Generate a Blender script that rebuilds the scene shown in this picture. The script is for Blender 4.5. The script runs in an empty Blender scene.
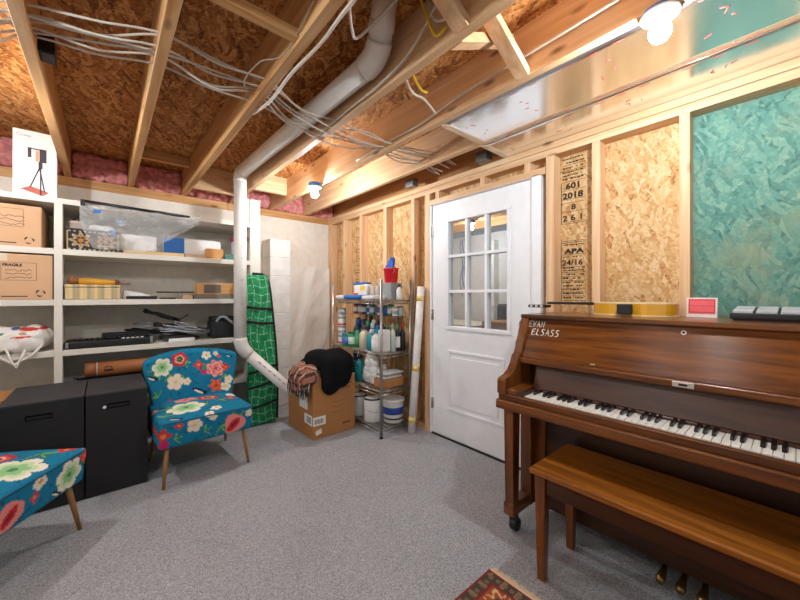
import bpy, bmesh, math, random
import numpy as np
from mathutils import Vector, Matrix, noise

SC = bpy.context.scene
COL = SC.collection
R = math.radians

# ------------------------------------------------------------------ camera
cd = bpy.data.cameras.new('camera')
cd.sensor_width = 36.0
cd.lens = 36.0 * 343 / 800
cd.shift_y = -4 / 800
cd.clip_start = 0.02
cam = bpy.data.objects.new('camera', cd)
COL.objects.link(cam)
cam.location = (0, 0, 1.226)
cam.rotation_euler = (R(90), 0, R(-40.7))
SC.camera = cam

# ------------------------------------------------------------------ world, exposure
w = bpy.data.worlds.new('world')
SC.world = w
w.use_nodes = True
w.node_tree.nodes['Background'].inputs[0].default_value = (0.9, 0.95, 1.0, 1)
w.node_tree.nodes['Background'].inputs[1].default_value = 0.15
SC.view_settings.view_transform = 'Standard'
SC.view_settings.look = 'None'
SC.view_settings.gamma = 1.0
SC.view_settings.exposure = 0.62
SC.cycles.use_denoising = True
SC.cycles.max_bounces = 8
SC.cycles.diffuse_bounces = 5
SC.cycles.sample_clamp_indirect = 6.0

BULB_W = 9.0          # strength scale of every ceiling bulb


def area(name, loc, rot, sx, sy, power, col=(1, 1, 1)):
    l = bpy.data.lights.new(name, 'AREA')
    l.shape = 'RECTANGLE'
    l.size, l.size_y, l.energy, l.color = sx, sy, power, col
    o = bpy.data.objects.new(name, l)
    o.location, o.rotation_euler = loc, rot
    COL.objects.link(o)


# added soft fill lights, unseen, behind and to the left of the camera
area('rear_fill_light', (-0.2, -2.05, 1.45), (R(90), 0, 0), 3.4, 1.3, 8, (0.93, 0.97, 1.0))
area('side_fill_light', (-2.05, 0.3, 1.45), (R(90), 0, R(-90)), 3.2, 1.2, 4, (0.93, 0.97, 1.0))


# ------------------------------------------------------------------ helpers
def lin(v):
    v /= 255.0
    return v / 12.92 if v <= 0.04045 else ((v + 0.055) / 1.055) ** 2.4


def C(r, g, b):
    return (lin(r), lin(g), lin(b), 1.0)


class MB:
    """collects shapes in world (or local) coordinates for ONE mesh"""
    def __init__(s):
        s.v, s.f, s.m, s.sm = [], [], [], []
        s.mi = 0

    def _add(s, vs, fs, smooth=False):
        b = len(s.v)
        s.v += [tuple(x) for x in vs]
        for f in fs:
            s.f.append(tuple(i + b for i in f)); s.m.append(s.mi); s.sm.append(smooth)
        return s

    def box(s, x0, x1, y0, y1, z0, z1, mtx=None):
        if x0 > x1: x0, x1 = x1, x0
        if y0 > y1: y0, y1 = y1, y0
        if z0 > z1: z0, z1 = z1, z0
        vs = [Vector((x, y, z)) for z in (z0, z1) for y in (y0, y1) for x in (x0, x1)]
        if mtx is not None: vs = [mtx @ p for p in vs]
        return s._add(vs, [(0, 2, 3, 1), (4, 5, 7, 6), (0, 1, 5, 4), (2, 6, 7, 3), (0, 4, 6, 2), (1, 3, 7, 5)])

    def frustum(s, c0, a0, b0, c1, a1, b1):
        """square-section tapered bar from centre c0 (half sizes a0,b0) to c1"""
        vs = []
        for c, a, b in ((c0, a0, b0), (c1, a1, b1)):
            vs += [(c[0] - a, c[1] - b, c[2]), (c[0] + a, c[1] - b, c[2]), (c[0] + a, c[1] + b, c[2]), (c[0] - a, c[1] + b, c[2])]
        return s._add(vs, [(3, 2, 1, 0), (4, 5, 6, 7), (0, 1, 5, 4), (1, 2, 6, 5), (2, 3, 7, 6), (3, 0, 4, 7)])

    def tube(s, pts, r, seg=8, caps=True, closed=False):
        pts = [Vector(p) for p in pts]
        n = len(pts)
        rs = r if isinstance(r, (list, tuple)) else [r] * n
        vs, fs = [], []
        up = None
        for i, p in enumerate(pts):
            if closed:
                t = pts[(i + 1) % n] - pts[i - 1]
            else:
                t = pts[min(i + 1, n - 1)] - pts[max(i - 1, 0)]
            t.normalize()
            if up is None:
                up = Vector((0, 0, 1)) if abs(t.z) < 0.9 else Vector((1, 0, 0))
            a = up - t * up.dot(t)
            if a.length < 1e-5: a = t.orthogonal()
            a.normalize(); up = a
            b = t.cross(a)
            for k in range(seg):
                an = 2 * math.pi * k / seg
                vs.append(p + (a * math.cos(an) + b * math.sin(an)) * rs[i])
        m = n if closed else n - 1
        for i in range(m):
            j = (i + 1) % n
            for k in range(seg):
                k2 = (k + 1) % seg
                fs.append((i * seg + k, i * seg + k2, j * seg + k2, j * seg + k))
        s._add(vs, fs, True)
        if caps and not closed:
            b0 = len(s.v) - len(vs)
            s.f.append(tuple(b0 + k for k in reversed(range(seg)))); s.m.append(s.mi); s.sm.append(False)
            s.f.append(tuple(b0 + (n - 1) * seg + k for k in range(seg))); s.m.append(s.mi); s.sm.append(False)
        return s

    def lathe(s, cx, cy, prof, seg=24, mtx=None):
        vs, fs = [], []
        n = len(prof)
        for r_, z in prof:
            for k in range(seg):
                an = 2 * math.pi * k / seg
                vs.append(Vector((cx + r_ * math.cos(an), cy + r_ * math.sin(an), z)))
        if mtx is not None: vs = [mtx @ p for p in vs]
        for i in range(n - 1):
            for k in range(seg):
                k2 = (k + 1) % seg
                fs.append((i * seg + k, i * seg + k2, (i + 1) * seg + k2, (i + 1) * seg + k))
        fs.append(tuple(reversed(range(seg))))
        fs.append(tuple((n - 1) * seg + k for k in range(seg)))
        b = len(s.v)
        s.v += [tuple(p) for p in vs]
        for f in fs:
            s.f.append(tuple(i + b for i in f)); s.m.append(s.mi); s.sm.append(len(f) == 4)
        return s

    def prism(s, poly, axis, a0, a1):
        """poly: 2-D outline; axis 'x': (y,z), 'y': (x,z), 'z': (x,y)"""
        n = len(poly)
        def P(p, a):
            return {'x': (a, p[0], p[1]), 'y': (p[0], a, p[1]), 'z': (p[0], p[1], a)}[axis]
        vs = [P(p, a0) for p in poly] + [P(p, a1) for p in poly]
        fs = [tuple(reversed(range(n))), tuple(range(n, 2 * n))]
        fs += [(i, (i + 1) % n, n + (i + 1) % n, n + i) for i in range(n)]
        return s._add(vs, fs)

    def rbox(s, x0, x1, y0, y1, z0, z1, r=0.02, n=8, fn=None):
        """rounded box made of fine grids; fn(Vector)->Vector bends it"""
        c = Vector(((x0 + x1) / 2, (y0 + y1) / 2, (z0 + z1) / 2))
        h = Vector(((x1 - x0) / 2, (y1 - y0) / 2, (z1 - z0) / 2))
        r = min(r, h.x, h.y, h.z)
        inn = Vector((h.x - r, h.y - r, h.z - r))
        nn = n if isinstance(n, (tuple, list)) else (n, n, n)
        bm = bmesh.new()
        for ax in range(3):
            i, j = (ax + 1) % 3, (ax + 2) % 3
            for sg in (-1, 1):
                g = []
                for a in range(nn[i] + 1):
                    row = []
                    for b in range(nn[j] + 1):
                        p = Vector((0, 0, 0))
                        p[ax] = sg * h[ax]
                        # denser towards the edges
                        fa = math.sin((a / nn[i] - .5) * math.pi) * .35 + (a / nn[i] * 2 - 1) * .65
                        fb = math.sin((b / nn[j] - .5) * math.pi) * .35 + (b / nn[j] * 2 - 1) * .65
                        p[i] = fa * h[i]
                        p[j] = fb * h[j]
                        q = Vector([max(-inn[k], min(inn[k], p[k])) for k in range(3)])
                        d = p - q
                        if d.length > 1e-9: d = d.normalized() * r
                        row.append(bm.verts.new(c + q + d))
                    g.append(row)
                for a in range(nn[i]):
                    for b in range(nn[j]):
                        qd = (g[a][b], g[a + 1][b], g[a + 1][b + 1], g[a][b + 1])
                        bm.faces.new(qd if sg > 0 else qd[::-1])
        bmesh.ops.remove_doubles(bm, verts=bm.verts, dist=1e-5)
        bm.verts.index_update()
        vs = [v.co.copy() for v in bm.verts]
        if fn: vs = [fn(p) for p in vs]
        fs = [tuple(v.index for v in f.verts) for f in bm.faces]
        bm.free()
        return s._add(vs, fs, True)

    def grid(s, fn, nu, nv, smooth=True):
        vs = [fn(a / nu, b / nv) for a in range(nu + 1) for b in range(nv + 1)]
        fs = [(a * (nv + 1) + b, (a + 1) * (nv + 1) + b, (a + 1) * (nv + 1) + b + 1, a * (nv + 1) + b + 1) for a in range(nu) for b in range(nv)]
        return s._add(vs, fs, smooth)

    def mesh(s, me, mtx, smooth=False):
        return s._add([mtx @ v.co for v in me.vertices], [tuple(p.vertices) for p in me.polygons], smooth)

    def text(s, txt, size, origin, xd, yd, sx=1.0, bold=0.0, ext=0.0006):
        cu = bpy.data.curves.new('txt', 'FONT')
        cu.body, cu.size, cu.extrude, cu.offset = txt, size, ext, bold
        cu.resolution_u = 2
        o = bpy.data.objects.new('txt', cu)
        COL.objects.link(o)
        bpy.context.view_layer.update()
        me = bpy.data.meshes.new_from_object(o.evaluated_get(bpy.context.evaluated_depsgraph_get()))
        xd, yd = Vector(xd).normalized(), Vector(yd).normalized()
        zd = xd.cross(yd)
        m = Matrix.Identity(4)
        for k in range(3):
            m[k][0], m[k][1], m[k][2], m[k][3] = xd[k] * sx, yd[k], zd[k], origin[k]
        s.mesh(me, m)
        bpy.data.objects.remove(o); bpy.data.meshes.remove(me); bpy.data.curves.remove(cu)
        return s


OFF = {}


def link(name, me, mats, parent=None, loc=None, bevel=0, seg=2, subsurf=0, solid=0, world=True):
    o = bpy.data.objects.new(name, me)
    COL.objects.link(o)
    for m in (mats if isinstance(mats, (list, tuple)) else [mats]): me.materials.append(m)
    if parent is not None:
        o.parent = parent
        OFF[o.name] = OFF[parent.name]
    if loc is not None:
        o.location = loc
    if solid:
        md = o.modifiers.new('s', 'SOLIDIFY'); md.thickness = solid; md.offset = 0
    if bevel:
        md = o.modifiers.new('b', 'BEVEL'); md.width = bevel; md.segments = seg; md.limit_method = 'ANGLE'; md.angle_limit = R(40)
    if subsurf:
        md = o.modifiers.new('u', 'SUBSURF'); md.levels = md.render_levels = subsurf
    return o


def part(mb, name, mats, parent, col=None, local=False, **k):
    """a part of PARENT; mb in world coordinates unless local"""
    off = Vector((0, 0, 0)) if local else OFF[parent.name]
    me = bpy.data.meshes.new(name)
    me.from_pydata([Vector(v) - off for v in mb.v], [], mb.f)
    me.polygons.foreach_set('material_index', mb.m)
    me.polygons.foreach_set('use_smooth', mb.sm)
    if col is not None: paint(me, mb.v, col)
    return link(name, me, mats, parent, **k)


def paint(me, vs, col):
    a = me.color_attributes.new('pat', 'FLOAT_COLOR', 'POINT')
    c = col(np.array([tuple(v) for v in vs], dtype=float))
    c = np.concatenate([c, np.ones((len(c), 1))], axis=1).astype(np.float32)
    a.data.foreach_set('color', c.ravel())


def props(o, label, cat, group=None, kind=None):
    o['label'] = label
    o['category'] = cat
    if group: o['group'] = group
    if kind: o['kind'] = kind
    return o


def thing(name, label, cat, loc=(0, 0, 0), rotz=0, group=None, kind=None):
    o = bpy.data.objects.new(name, None)
    COL.objects.link(o)
    o.empty_display_size = 0.1
    o.location = loc
    o.rotation_euler = (0, 0, rotz)
    OFF[o.name] = Vector(loc)
    return props(o, label, cat, group, kind)


def solo(mb, name, mats, label, cat, group=None, kind=None, col=None, **k):
    """a thing that is one mesh; origin at the middle of its base"""
    a = np.array([tuple(v) for v in mb.v], dtype=float)
    lo, hi = a.min(0), a.max(0)
    c = Vector(((lo[0] + hi[0]) / 2, (lo[1] + hi[1]) / 2, lo[2]))
    me = bpy.data.meshes.new(name)
    me.from_pydata([Vector(v) - c for v in mb.v], [], mb.f)
    me.polygons.foreach_set('material_index', mb.m)
    me.polygons.foreach_set('use_smooth', mb.sm)
    if col is not None: paint(me, mb.v, col)
    o = link(name, me, mats, None, loc=c, **k)
    OFF[o.name] = c
    return props(o, label, cat, group, kind)


def blob(els, voxel=0.012, smooth=8, wrinkle=0.0, wscale=9.0, wdir=None, seed=0):
    """union of ellipsoids (centre, radii, euler) as one soft closed mesh -> MB"""
    bm = bmesh.new()
    for e in els:
        c, r_ = e[0], e[1]
        rot = Matrix.Identity(4) if len(e) < 3 else (Matrix.Rotation(e[2][2], 4, 'Z') @ Matrix.Rotation(e[2][1], 4, 'Y') @ Matrix.Rotation(e[2][0], 4, 'X'))
        m = Matrix.Translation(c) @ rot @ Matrix.Diagonal((*r_, 1))
        bmesh.ops.create_uvsphere(bm, u_segments=20, v_segments=12, radius=1, matrix=m)
    me = bpy.data.meshes.new('b'); bm.to_mesh(me); bm.free()
    o = bpy.data.objects.new('b', me); COL.objects.link(o)
    md = o.modifiers.new('r', 'REMESH'); md.mode = 'VOXEL'; md.voxel_size = voxel
    md = o.modifiers.new('s', 'SMOOTH'); md.iterations = smooth; md.factor = 0.5
    bpy.context.view_layer.update()
    m2 = bpy.data.meshes.new_from_object(o.evaluated_get(bpy.context.evaluated_depsgraph_get()))
    mb = MB()
    vs = []
    sv = Vector((seed * 7.1, seed * 3.3, 0))
    for v in m2.vertices:
        p = v.co.copy()
        if wrinkle:
            q = Vector((p.x * wscale, p.y * wscale, p.z * wscale))
            if wdir: q = Vector((q.x * wdir[0], q.y * wdir[1], q.z * wdir[2]))
            k = 1 - abs(noise.noise(q + sv)) * 2
            p += v.normal * wrinkle * k
        vs.append(p)
    mb._add(vs, [tuple(p.vertices) for p in m2.polygons], True)
    bpy.data.objects.remove(o); bpy.data.meshes.remove(me); bpy.data.meshes.remove(m2)
    return mb


# ------------------------------------------------------------------ materials
MATS = {}


def newmat(name):
    m = bpy.data.materials.new(name)
    m.use_nodes = True
    nt = m.node_tree
    return m, nt, nt.nodes['Principled BSDF'], nt.nodes, nt.links


def plain(name, col, rough=0.5, metal=0.0, spec=0.5, var=0.06, vscale=14.0, bump=0.0, bscale=120.0, coat=0.0, emit=0.0):
    """solid colour with a slight noise variation"""
    if name in MATS: return MATS[name]
    m, nt, b, N, L = newmat(name)
    tc = N.new('ShaderNodeTexCoord')
    nz = N.new('ShaderNodeTexNoise'); nz.inputs['Scale'].default_value = vscale; nz.inputs['Detail'].default_value = 3
    L.new(tc.outputs['Object'], nz.inputs['Vector'])
    rp = N.new('ShaderNodeValToRGB')
    rp.color_ramp.elements[0].position = 0.3; rp.color_ramp.elements[1].position = 0.7
    rp.color_ramp.elements[0].color = tuple(c * (1 - var) for c in col[:3]) + (1,)
    rp.color_ramp.elements[1].color = tuple(min(1, c * (1 + var)) for c in col[:3]) + (1,)
    L.new(nz.outputs['Fac'], rp.inputs[0]); L.new(rp.outputs[0], b.inputs['Base Color'])
    b.inputs['Roughness'].default_value = rough
    b.inputs['Metallic'].default_value = metal
    b.inputs['Specular IOR Level'].default_value = spec
    b.inputs['Coat Weight'].default_value = coat
    if bump:
        n2 = N.new('ShaderNodeTexNoise'); n2.inputs['Scale'].default_value = bscale; n2.inputs['Detail'].default_value = 2
        L.new(tc.outputs['Object'], n2.inputs['Vector'])
        bp = N.new('ShaderNodeBump'); bp.inputs['Strength'].default_value = bump; bp.inputs['Distance'].default_value = 0.004
        L.new(n2.outputs['Fac'], bp.inputs['Height']); L.new(bp.outputs[0], b.inputs['Normal'])
    if emit:
        b.inputs['Emission Color'].default_value = col; b.inputs['Emission Strength'].default_value = emit
    MATS[name] = m
    return m


def wood(name, stops, axis, rough=0.55, scale=(1.2, 28.0), knots=0.0, coat=0.0, bump=0.15, spec=0.4):
    """lumber with its grain along AXIS (0,1,2)"""
    m, nt, b, N, L = newmat(name)
    tc = N.new('ShaderNodeTexCoord')
    oi = N.new('ShaderNodeObjectInfo')
    ad = N.new('ShaderNodeVectorMath'); ad.operation = 'MULTIPLY_ADD'
    L.new(oi.outputs['Random'], ad.inputs[0]); ad.inputs[1].default_value = (17, 31, 13); L.new(tc.outputs['Object'], ad.inputs[2])
    mp = N.new('ShaderNodeMapping')
    sc = [scale[1]] * 3; sc[axis] = scale[0]
    mp.inputs['Scale'].default_value = sc
    L.new(ad.outputs[0], mp.inputs['Vector'])
    nz = N.new('ShaderNodeTexNoise'); nz.inputs['Scale'].default_value = 1.0; nz.inputs['Detail'].default_value = 6; nz.inputs['Roughness'].default_value = 0.6; nz.inputs['Distortion'].default_value = 0.5
    L.new(mp.outputs[0], nz.inputs['Vector'])
    rp = N.new('ShaderNodeValToRGB')
    e = rp.color_ramp.elements
    while len(e) < len(stops): e.new(0.5)
    for k, st in enumerate(stops):
        e[k].position = 0.3 + 0.4 * k / (len(stops) - 1); e[k].color = st
    L.new(nz.outputs['Fac'], rp.inputs[0])
    out = rp.outputs[0]
    if knots:
        mk = N.new('ShaderNodeMapping')
        ks = [9.0] * 3; ks[axis] = 3.2
        mk.inputs['Scale'].default_value = ks
        L.new(ad.outputs[0], mk.inputs['Vector'])
        vo = N.new('ShaderNodeTexVoronoi'); vo.inputs['Scale'].default_value = 1.0
        L.new(mk.outputs[0], vo.inputs['Vector'])
        kr = N.new('ShaderNodeValToRGB')
        kr.color_ramp.elements[0].position = 0.06; kr.color_ramp.elements[0].color = (knots, knots, knots, 1)
        kr.color_ramp.elements[1].position = 0.16; kr.color_ramp.elements[1].color = (0, 0, 0, 1)
        L.new(vo.outputs['Distance'], kr.inputs[0])
        mx = N.new('ShaderNodeMix'); mx.data_type = 'RGBA'
        L.new(kr.outputs[0], mx.inputs['Factor']); L.new(out, mx.inputs[6]); mx.inputs[7].default_value = C(96, 52, 22)
        out = mx.outputs[2]
    L.new(out, b.inputs['Base Color'])
    b.inputs['Roughness'].default_value = rough
    b.inputs['Specular IOR Level'].default_value = spec
    b.inputs['Coat Weight'].default_value = coat
    b.inputs['Coat Roughness'].default_value = 0.12
    if bump:
        bp = N.new('ShaderNodeBump'); bp.inputs['Strength'].default_value = bump; bp.inputs['Distance'].default_value = 0.002
        L.new(nz.outputs['Fac'], bp.inputs['Height']); L.new(bp.outputs[0], b.inputs['Normal'])
    return m


def osb(name, stops, normal_axis, con=0.5, rough=0.75, size=1.0, patch=None):
    """oriented strand board: three layers of overlapping flakes"""
    m, nt, b, N, L = newmat(name)
    tc = N.new('ShaderNodeTexCoord')
    nz = N.new('ShaderNodeTexNoise'); nz.inputs['Scale'].default_value = 9.0; nz.inputs['Detail'].default_value = 2
    L.new(tc.outputs['Object'], nz.inputs['Vector'])
    dv = N.new('ShaderNodeVectorMath'); dv.operation = 'MULTIPLY_ADD'
    L.new(nz.outputs['Color'], dv.inputs[0]); dv.inputs[1].default_value = (0.05, 0.05, 0.05); L.new(tc.outputs['Object'], dv.inputs[2])
    cur = None
    for k, (ang, ln, wd) in enumerate(((40, 13, 56), (-42, 14, 62), (76, 13, 54), (-66, 12, 52))):
        m1 = N.new('ShaderNodeMapping')
        rot = [0, 0, 0]; rot[normal_axis] = R(ang); m1.inputs['Rotation'].default_value = rot
        m1.inputs['Location'].default_value = (k * 3.1, k * 1.7, k * 2.3)
        L.new(dv.outputs[0], m1.inputs['Vector'])
        m2 = N.new('ShaderNodeMapping')
        axes = [a for a in range(3) if a != normal_axis]
        sc = [1, 1, 1]; sc[normal_axis] = 4.0; sc[axes[0]] = ln / size; sc[axes[1]] = wd / size
        m2.inputs['Scale'].default_value = sc
        L.new(m1.outputs[0], m2.inputs['Vector'])
        vo = N.new('ShaderNodeTexVoronoi'); vo.inputs['Scale'].default_value = 1.0
        L.new(m2.outputs[0], vo.inputs['Vector'])
        sp = N.new('ShaderNodeSeparateColor'); L.new(vo.outputs['Color'], sp.inputs[0])
        if cur is None:
            cur = sp.outputs[0]
        else:
            gt = N.new('ShaderNodeMath'); gt.operation = 'GREATER_THAN'; gt.inputs[1].default_value = 0.55
            L.new(sp.outputs[1], gt.inputs[0])
            mx = N.new('ShaderNodeMix'); L.new(gt.outputs[0], mx.inputs[0]); L.new(cur, mx.inputs[2]); L.new(sp.outputs[0], mx.inputs[3])
            cur = mx.outputs[0]
    gz = N.new('ShaderNodeTexNoise'); gz.inputs['Scale'].default_value = 70.0; gz.inputs['Detail'].default_value = 4
    L.new(tc.outputs['Object'], gz.inputs['Vector'])
    av = N.new('ShaderNodeMath'); av.operation = 'MULTIPLY_ADD'; av.inputs[1].default_value = 0.55
    L.new(gz.outputs['Fac'], av.inputs[0]); 
    hf = N.new('ShaderNodeMath'); hf.operation = 'MULTIPLY_ADD'; hf.inputs[1].default_value = con; hf.inputs[2].default_value = 0.215 - con / 2
    L.new(cur, hf.inputs[0]); L.new(hf.outputs[0], av.inputs[2])
    rp = N.new('ShaderNodeValToRGB')
    e = rp.color_ramp.elements
    while len(e) < len(stops): e.new(0.5)
    for k, st in enumerate(stops):
        e[k].position = st[0]; e[k].color = st[1]
    L.new(av.outputs[0], rp.inputs[0])
    out = rp.outputs[0]
    if patch:
        pz = N.new('ShaderNodeTexNoise'); pz.inputs['Scale'].default_value = 3.0; pz.inputs['Detail'].default_value = 8; pz.inputs['Roughness'].default_value = 0.7
        L.new(tc.outputs['Object'], pz.inputs['Vector'])
        pr = N.new('ShaderNodeMapRange'); pr.inputs[1].default_value = 0.46; pr.inputs[2].default_value = 0.66; pr.inputs[4].default_value = 0.75
        L.new(pz.outputs['Fac'], pr.inputs[0])
        mp = N.new('ShaderNodeMix'); mp.data_type = 'RGBA'
        L.new(pr.outputs[0], mp.inputs['Factor']); L.new(out, mp.inputs[6]); mp.inputs[7].default_value = patch
        out = mp.outputs[2]
    L.new(out, b.inputs['Base Color'])
    b.inputs['Roughness'].default_value = rough
    b.inputs['Specular IOR Level'].default_value = 0.3
    bp = N.new('ShaderNodeBump'); bp.inputs['Strength'].default_value = 0.25; bp.inputs['Distance'].default_value = 0.003
    L.new(av.outputs[0], bp.inputs['Height']); L.new(bp.outputs[0], b.inputs['Normal'])
    return m


def painted(name, rough=0.8, bump=0.1, bscale=260.0, sheen=0.0):
    """pattern comes from the mesh's colour attribute, plus a fine weave"""
    m, nt, b, N, L = newmat(name)
    at = N.new('ShaderNodeAttribute'); at.attribute_name = 'pat'
    tc = N.new('ShaderNodeTexCoord')
    nz = N.new('ShaderNodeTexNoise'); nz.inputs['Scale'].default_value = bscale; nz.inputs['Detail'].default_value = 2
    L.new(tc.outputs['Object'], nz.inputs['Vector'])
    mp = N.new('ShaderNodeMapRange'); mp.inputs[3].default_value = 0.86; mp.inputs[4].default_value = 1.12
    L.new(nz.outputs['Fac'], mp.inputs[0])
    mx = N.new('ShaderNodeVectorMath'); mx.operation = 'SCALE'
    L.new(at.outputs['Color'], mx.inputs[0]); L.new(mp.outputs[0], mx.inputs['Scale'])
    L.new(mx.outputs[0], b.inputs['Base Color'])
    b.inputs['Roughness'].default_value = rough
    b.inputs['Specular IOR Level'].default_value = 0.25
    b.inputs['Sheen Weight'].default_value = sheen
    bp = N.new('ShaderNodeBump'); bp.inputs['Strength'].default_value = bump; bp.inputs['Distance'].default_value = 0.002
    L.new(nz.outputs['Fac'], bp.inputs['Height']); L.new(bp.outputs[0], b.inputs['Normal'])
    return m


def clear(name, tint=(0.9, 0.92, 0.93), amount=0.6, rough=0.15, diff=(0.8, 0.8, 0.8), crease=0.0):
    """thin clear plastic or glass: part see-through, part glossy"""
    m, nt, b, N, L = newmat(name)
    b.inputs['Base Color'].default_value = (*diff, 1); b.inputs['Roughness'].default_value = rough
    tr = N.new('ShaderNodeBsdfTransparent'); tr.inputs[0].default_value = (*tint, 1)
    mx = N.new('ShaderNodeMixShader')
    tc = N.new('ShaderNodeTexCoord')
    nz = N.new('ShaderNodeTexNoise'); nz.inputs['Scale'].default_value = 12; nz.inputs['Detail'].default_value = 4
    L.new(tc.outputs['Object'], nz.inputs['Vector'])
    mr = N.new('ShaderNodeMapRange'); mr.inputs[1].default_value = 0.3; mr.inputs[2].default_value = 0.7
    mr.inputs[3].default_value = 1 - amount - crease; mr.inputs[4].default_value = 1 - amount + crease
    L.new(nz.outputs['Fac'], mr.inputs[0]); L.new(mr.outputs[0], mx.inputs[0])
    L.new(tr.outputs[0], mx.inputs[1]); L.new(b.outputs[0], mx.inputs[2])
    L.new(mx.outputs[0], N['Material Output'].inputs[0])
    return m


def carpet_mat():
    m, nt, b, N, L = newmat('grey_loop_carpet')
    tc = N.new('ShaderNodeTexCoord')
    n1 = N.new('ShaderNodeTexNoise'); n1.inputs['Scale'].default_value = 210; n1.inputs['Detail'].default_value = 3; n1.inputs['Roughness'].default_value = 0.7
    n2 = N.new('ShaderNodeTexNoise'); n2.inputs['Scale'].default_value = 2.2; n2.inputs['Detail'].default_value = 3
    for n in (n1, n2): L.new(tc.outputs['Object'], n.inputs['Vector'])
    rp = N.new('ShaderNodeValToRGB')
    rp.color_ramp.elements[0].position = 0.32; rp.color_ramp.elements[0].color = C(112, 113, 117)
    rp.color_ramp.elements[1].position = 0.68; rp.color_ramp.elements[1].color = C(206, 207, 211)
    L.new(n1.outputs['Fac'], rp.inputs[0])
    mr = N.new('ShaderNodeMapRange'); mr.inputs[3].default_value = 0.88; mr.inputs[4].default_value = 1.12
    L.new(n2.outputs['Fac'], mr.inputs[0])
    sc = N.new('ShaderNodeVectorMath'); sc.operation = 'SCALE'
    L.new(rp.outputs[0], sc.inputs[0]); L.new(mr.outputs[0], sc.inputs['Scale'])
    L.new(sc.outputs[0], b.inputs['Base Color'])
    b.inputs['Roughness'].default_value = 0.95; b.inputs['Specular IOR Level'].default_value = 0.1
    bp = N.new('ShaderNodeBump'); bp.inputs['Strength'].default_value = 0.5; bp.inputs['Distance'].default_value = 0.006
    L.new(n1.outputs['Fac'], bp.inputs['Height']); L.new(bp.outputs[0], b.inputs['Normal'])
    return m


PINE = [C(204, 160, 116), C(220, 180, 138), C(232, 202, 168)]
FIR = [C(176, 120, 66), C(202, 150, 94), C(218, 176, 126)]
pine_x = wood('pine_lumber_x', PINE, 0, knots=0.8)
pine_y = wood('pine_lumber_y', PINE, 1, knots=0.8)
pine_z = wood('pine_lumber_z', PINE, 2, knots=0.8)
fir_x = wood('fir_lumber_x', FIR, 0, knots=0.7)
fir_y = wood('fir_lumber_y', FIR, 1, knots=0.7)
OSBS = [(0.22, C(140, 92, 48)), (0.32, C(190, 144, 92)), (0.5, C(206, 168, 118)), (0.7, C(220, 192, 150))]
osb_wall = osb('strand_board_wall', OSBS, 0, .38)
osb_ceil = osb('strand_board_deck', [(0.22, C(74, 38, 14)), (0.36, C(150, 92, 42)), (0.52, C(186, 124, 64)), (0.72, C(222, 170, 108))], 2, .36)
osb_green = osb('strand_board_green', [(0.2, C(66, 100, 92)), (0.36, C(84, 132, 122)), (0.55, C(102, 148, 134)), (0.72, C(128, 162, 144)), (0.85, C(164, 172, 136))], 0, .40, patch=C(138, 150, 124))
white_wall = plain('painted_block_wall', C(233, 226, 214), 0.85, bump=0.25, bscale=60)
white_paint = plain('white_door_paint', C(238, 240, 244), 0.4, var=0.02)
shelf_paint = plain('cream_shelf_paint', C(220, 214, 202), 0.6, var=0.05, vscale=4)
carpet = carpet_mat()
pvc = plain('pvc_pipe_white', C(228, 224, 218), 0.35, var=0.03)
cable_w = plain('white_cable_sheath', C(206, 196, 182), 0.5)
cable_y = plain('yellow_cable_sheath', C(226, 190, 50), 0.5)
black_ink = plain('black_ink', C(34, 28, 24), 0.8)
red_ink = plain('red_ink', C(196, 70, 66), 0.7)
pink = plain('pink_fibreglass', C(232, 152, 150), 0.95, var=0.3, vscale=26, bump=0.8, bscale=60)
steel = plain('zinc_steel', C(168, 164, 158), 0.35, metal=0.9)
galv = plain('galvanised_box', C(120, 124, 126), 0.45, metal=0.7)
dark_metal = plain('dark_metal', C(40, 40, 42), 0.4, metal=0.6)
blue_plastic = plain('blue_plastic', C(40, 110, 180), 0.45)
black_plastic = plain('black_plastic', C(22, 22, 24), 0.45)
black_vinyl = plain('black_vinyl', C(25, 25, 27), 0.7, bump=0.3, bscale=300)
card = plain('corrugated_cardboard', C(188, 140, 98), 0.85, var=0.05, vscale=6)
card_dark = plain('brown_cardboard', C(176, 122, 72), 0.85, var=0.06, vscale=6)
card_pale = plain('pale_cardboard', C(206, 164, 126), 0.85, var=0.04, vscale=6)
paper = plain('white_paper', C(236, 234, 230), 0.7, var=0.02)
grey_pl = plain('grey_plastic', C(150, 150, 152), 0.5)
brass = plain('brass_metal', C(150, 120, 70), 0.42, metal=1.0)
WAL = [C(64, 32, 8), C(108, 58, 14), C(136, 78, 24)]
piano_y = wood('walnut_veneer_y', WAL, 1, rough=0.32, scale=(2.0, 26), coat=0.35, bump=0.03)
piano_panel = wood('walnut_veneer_panel', WAL, 1, rough=0.36, scale=(2.4, 34), coat=0.0, bump=0.02, spec=0.4)
_n = piano_panel.node_tree; _b = _n.nodes['Principled BSDF']; _b.inputs['Anisotropic'].default_value = 0.9
_c = _n.nodes.new('ShaderNodeCombineXYZ'); _c.inputs[0].default_value, _c.inputs[1].default_value, _c.inputs[2].default_value = 0.43, 0, 0.9
_n.links.new(_c.outputs[0], _b.inputs['Tangent'])
piano_z = wood('walnut_veneer_z', WAL, 2, rough=0.35, scale=(2.0, 26), coat=0.3, bump=0.03)
piano_x = wood('walnut_veneer_x', WAL, 0, rough=0.35, scale=(2.0, 26), coat=0.3, bump=0.03)
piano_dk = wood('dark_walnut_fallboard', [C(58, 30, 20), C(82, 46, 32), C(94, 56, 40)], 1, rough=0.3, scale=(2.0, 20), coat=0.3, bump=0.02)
shade_wal = wood('walnut_in_shade', [C(40, 20, 8), C(62, 32, 13), C(76, 42, 19)], 1, rough=.4, scale=(2.0, 26), coat=.1, bump=.03)  # walnut darkened so the shade under keybed and bench is in the colour
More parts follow.
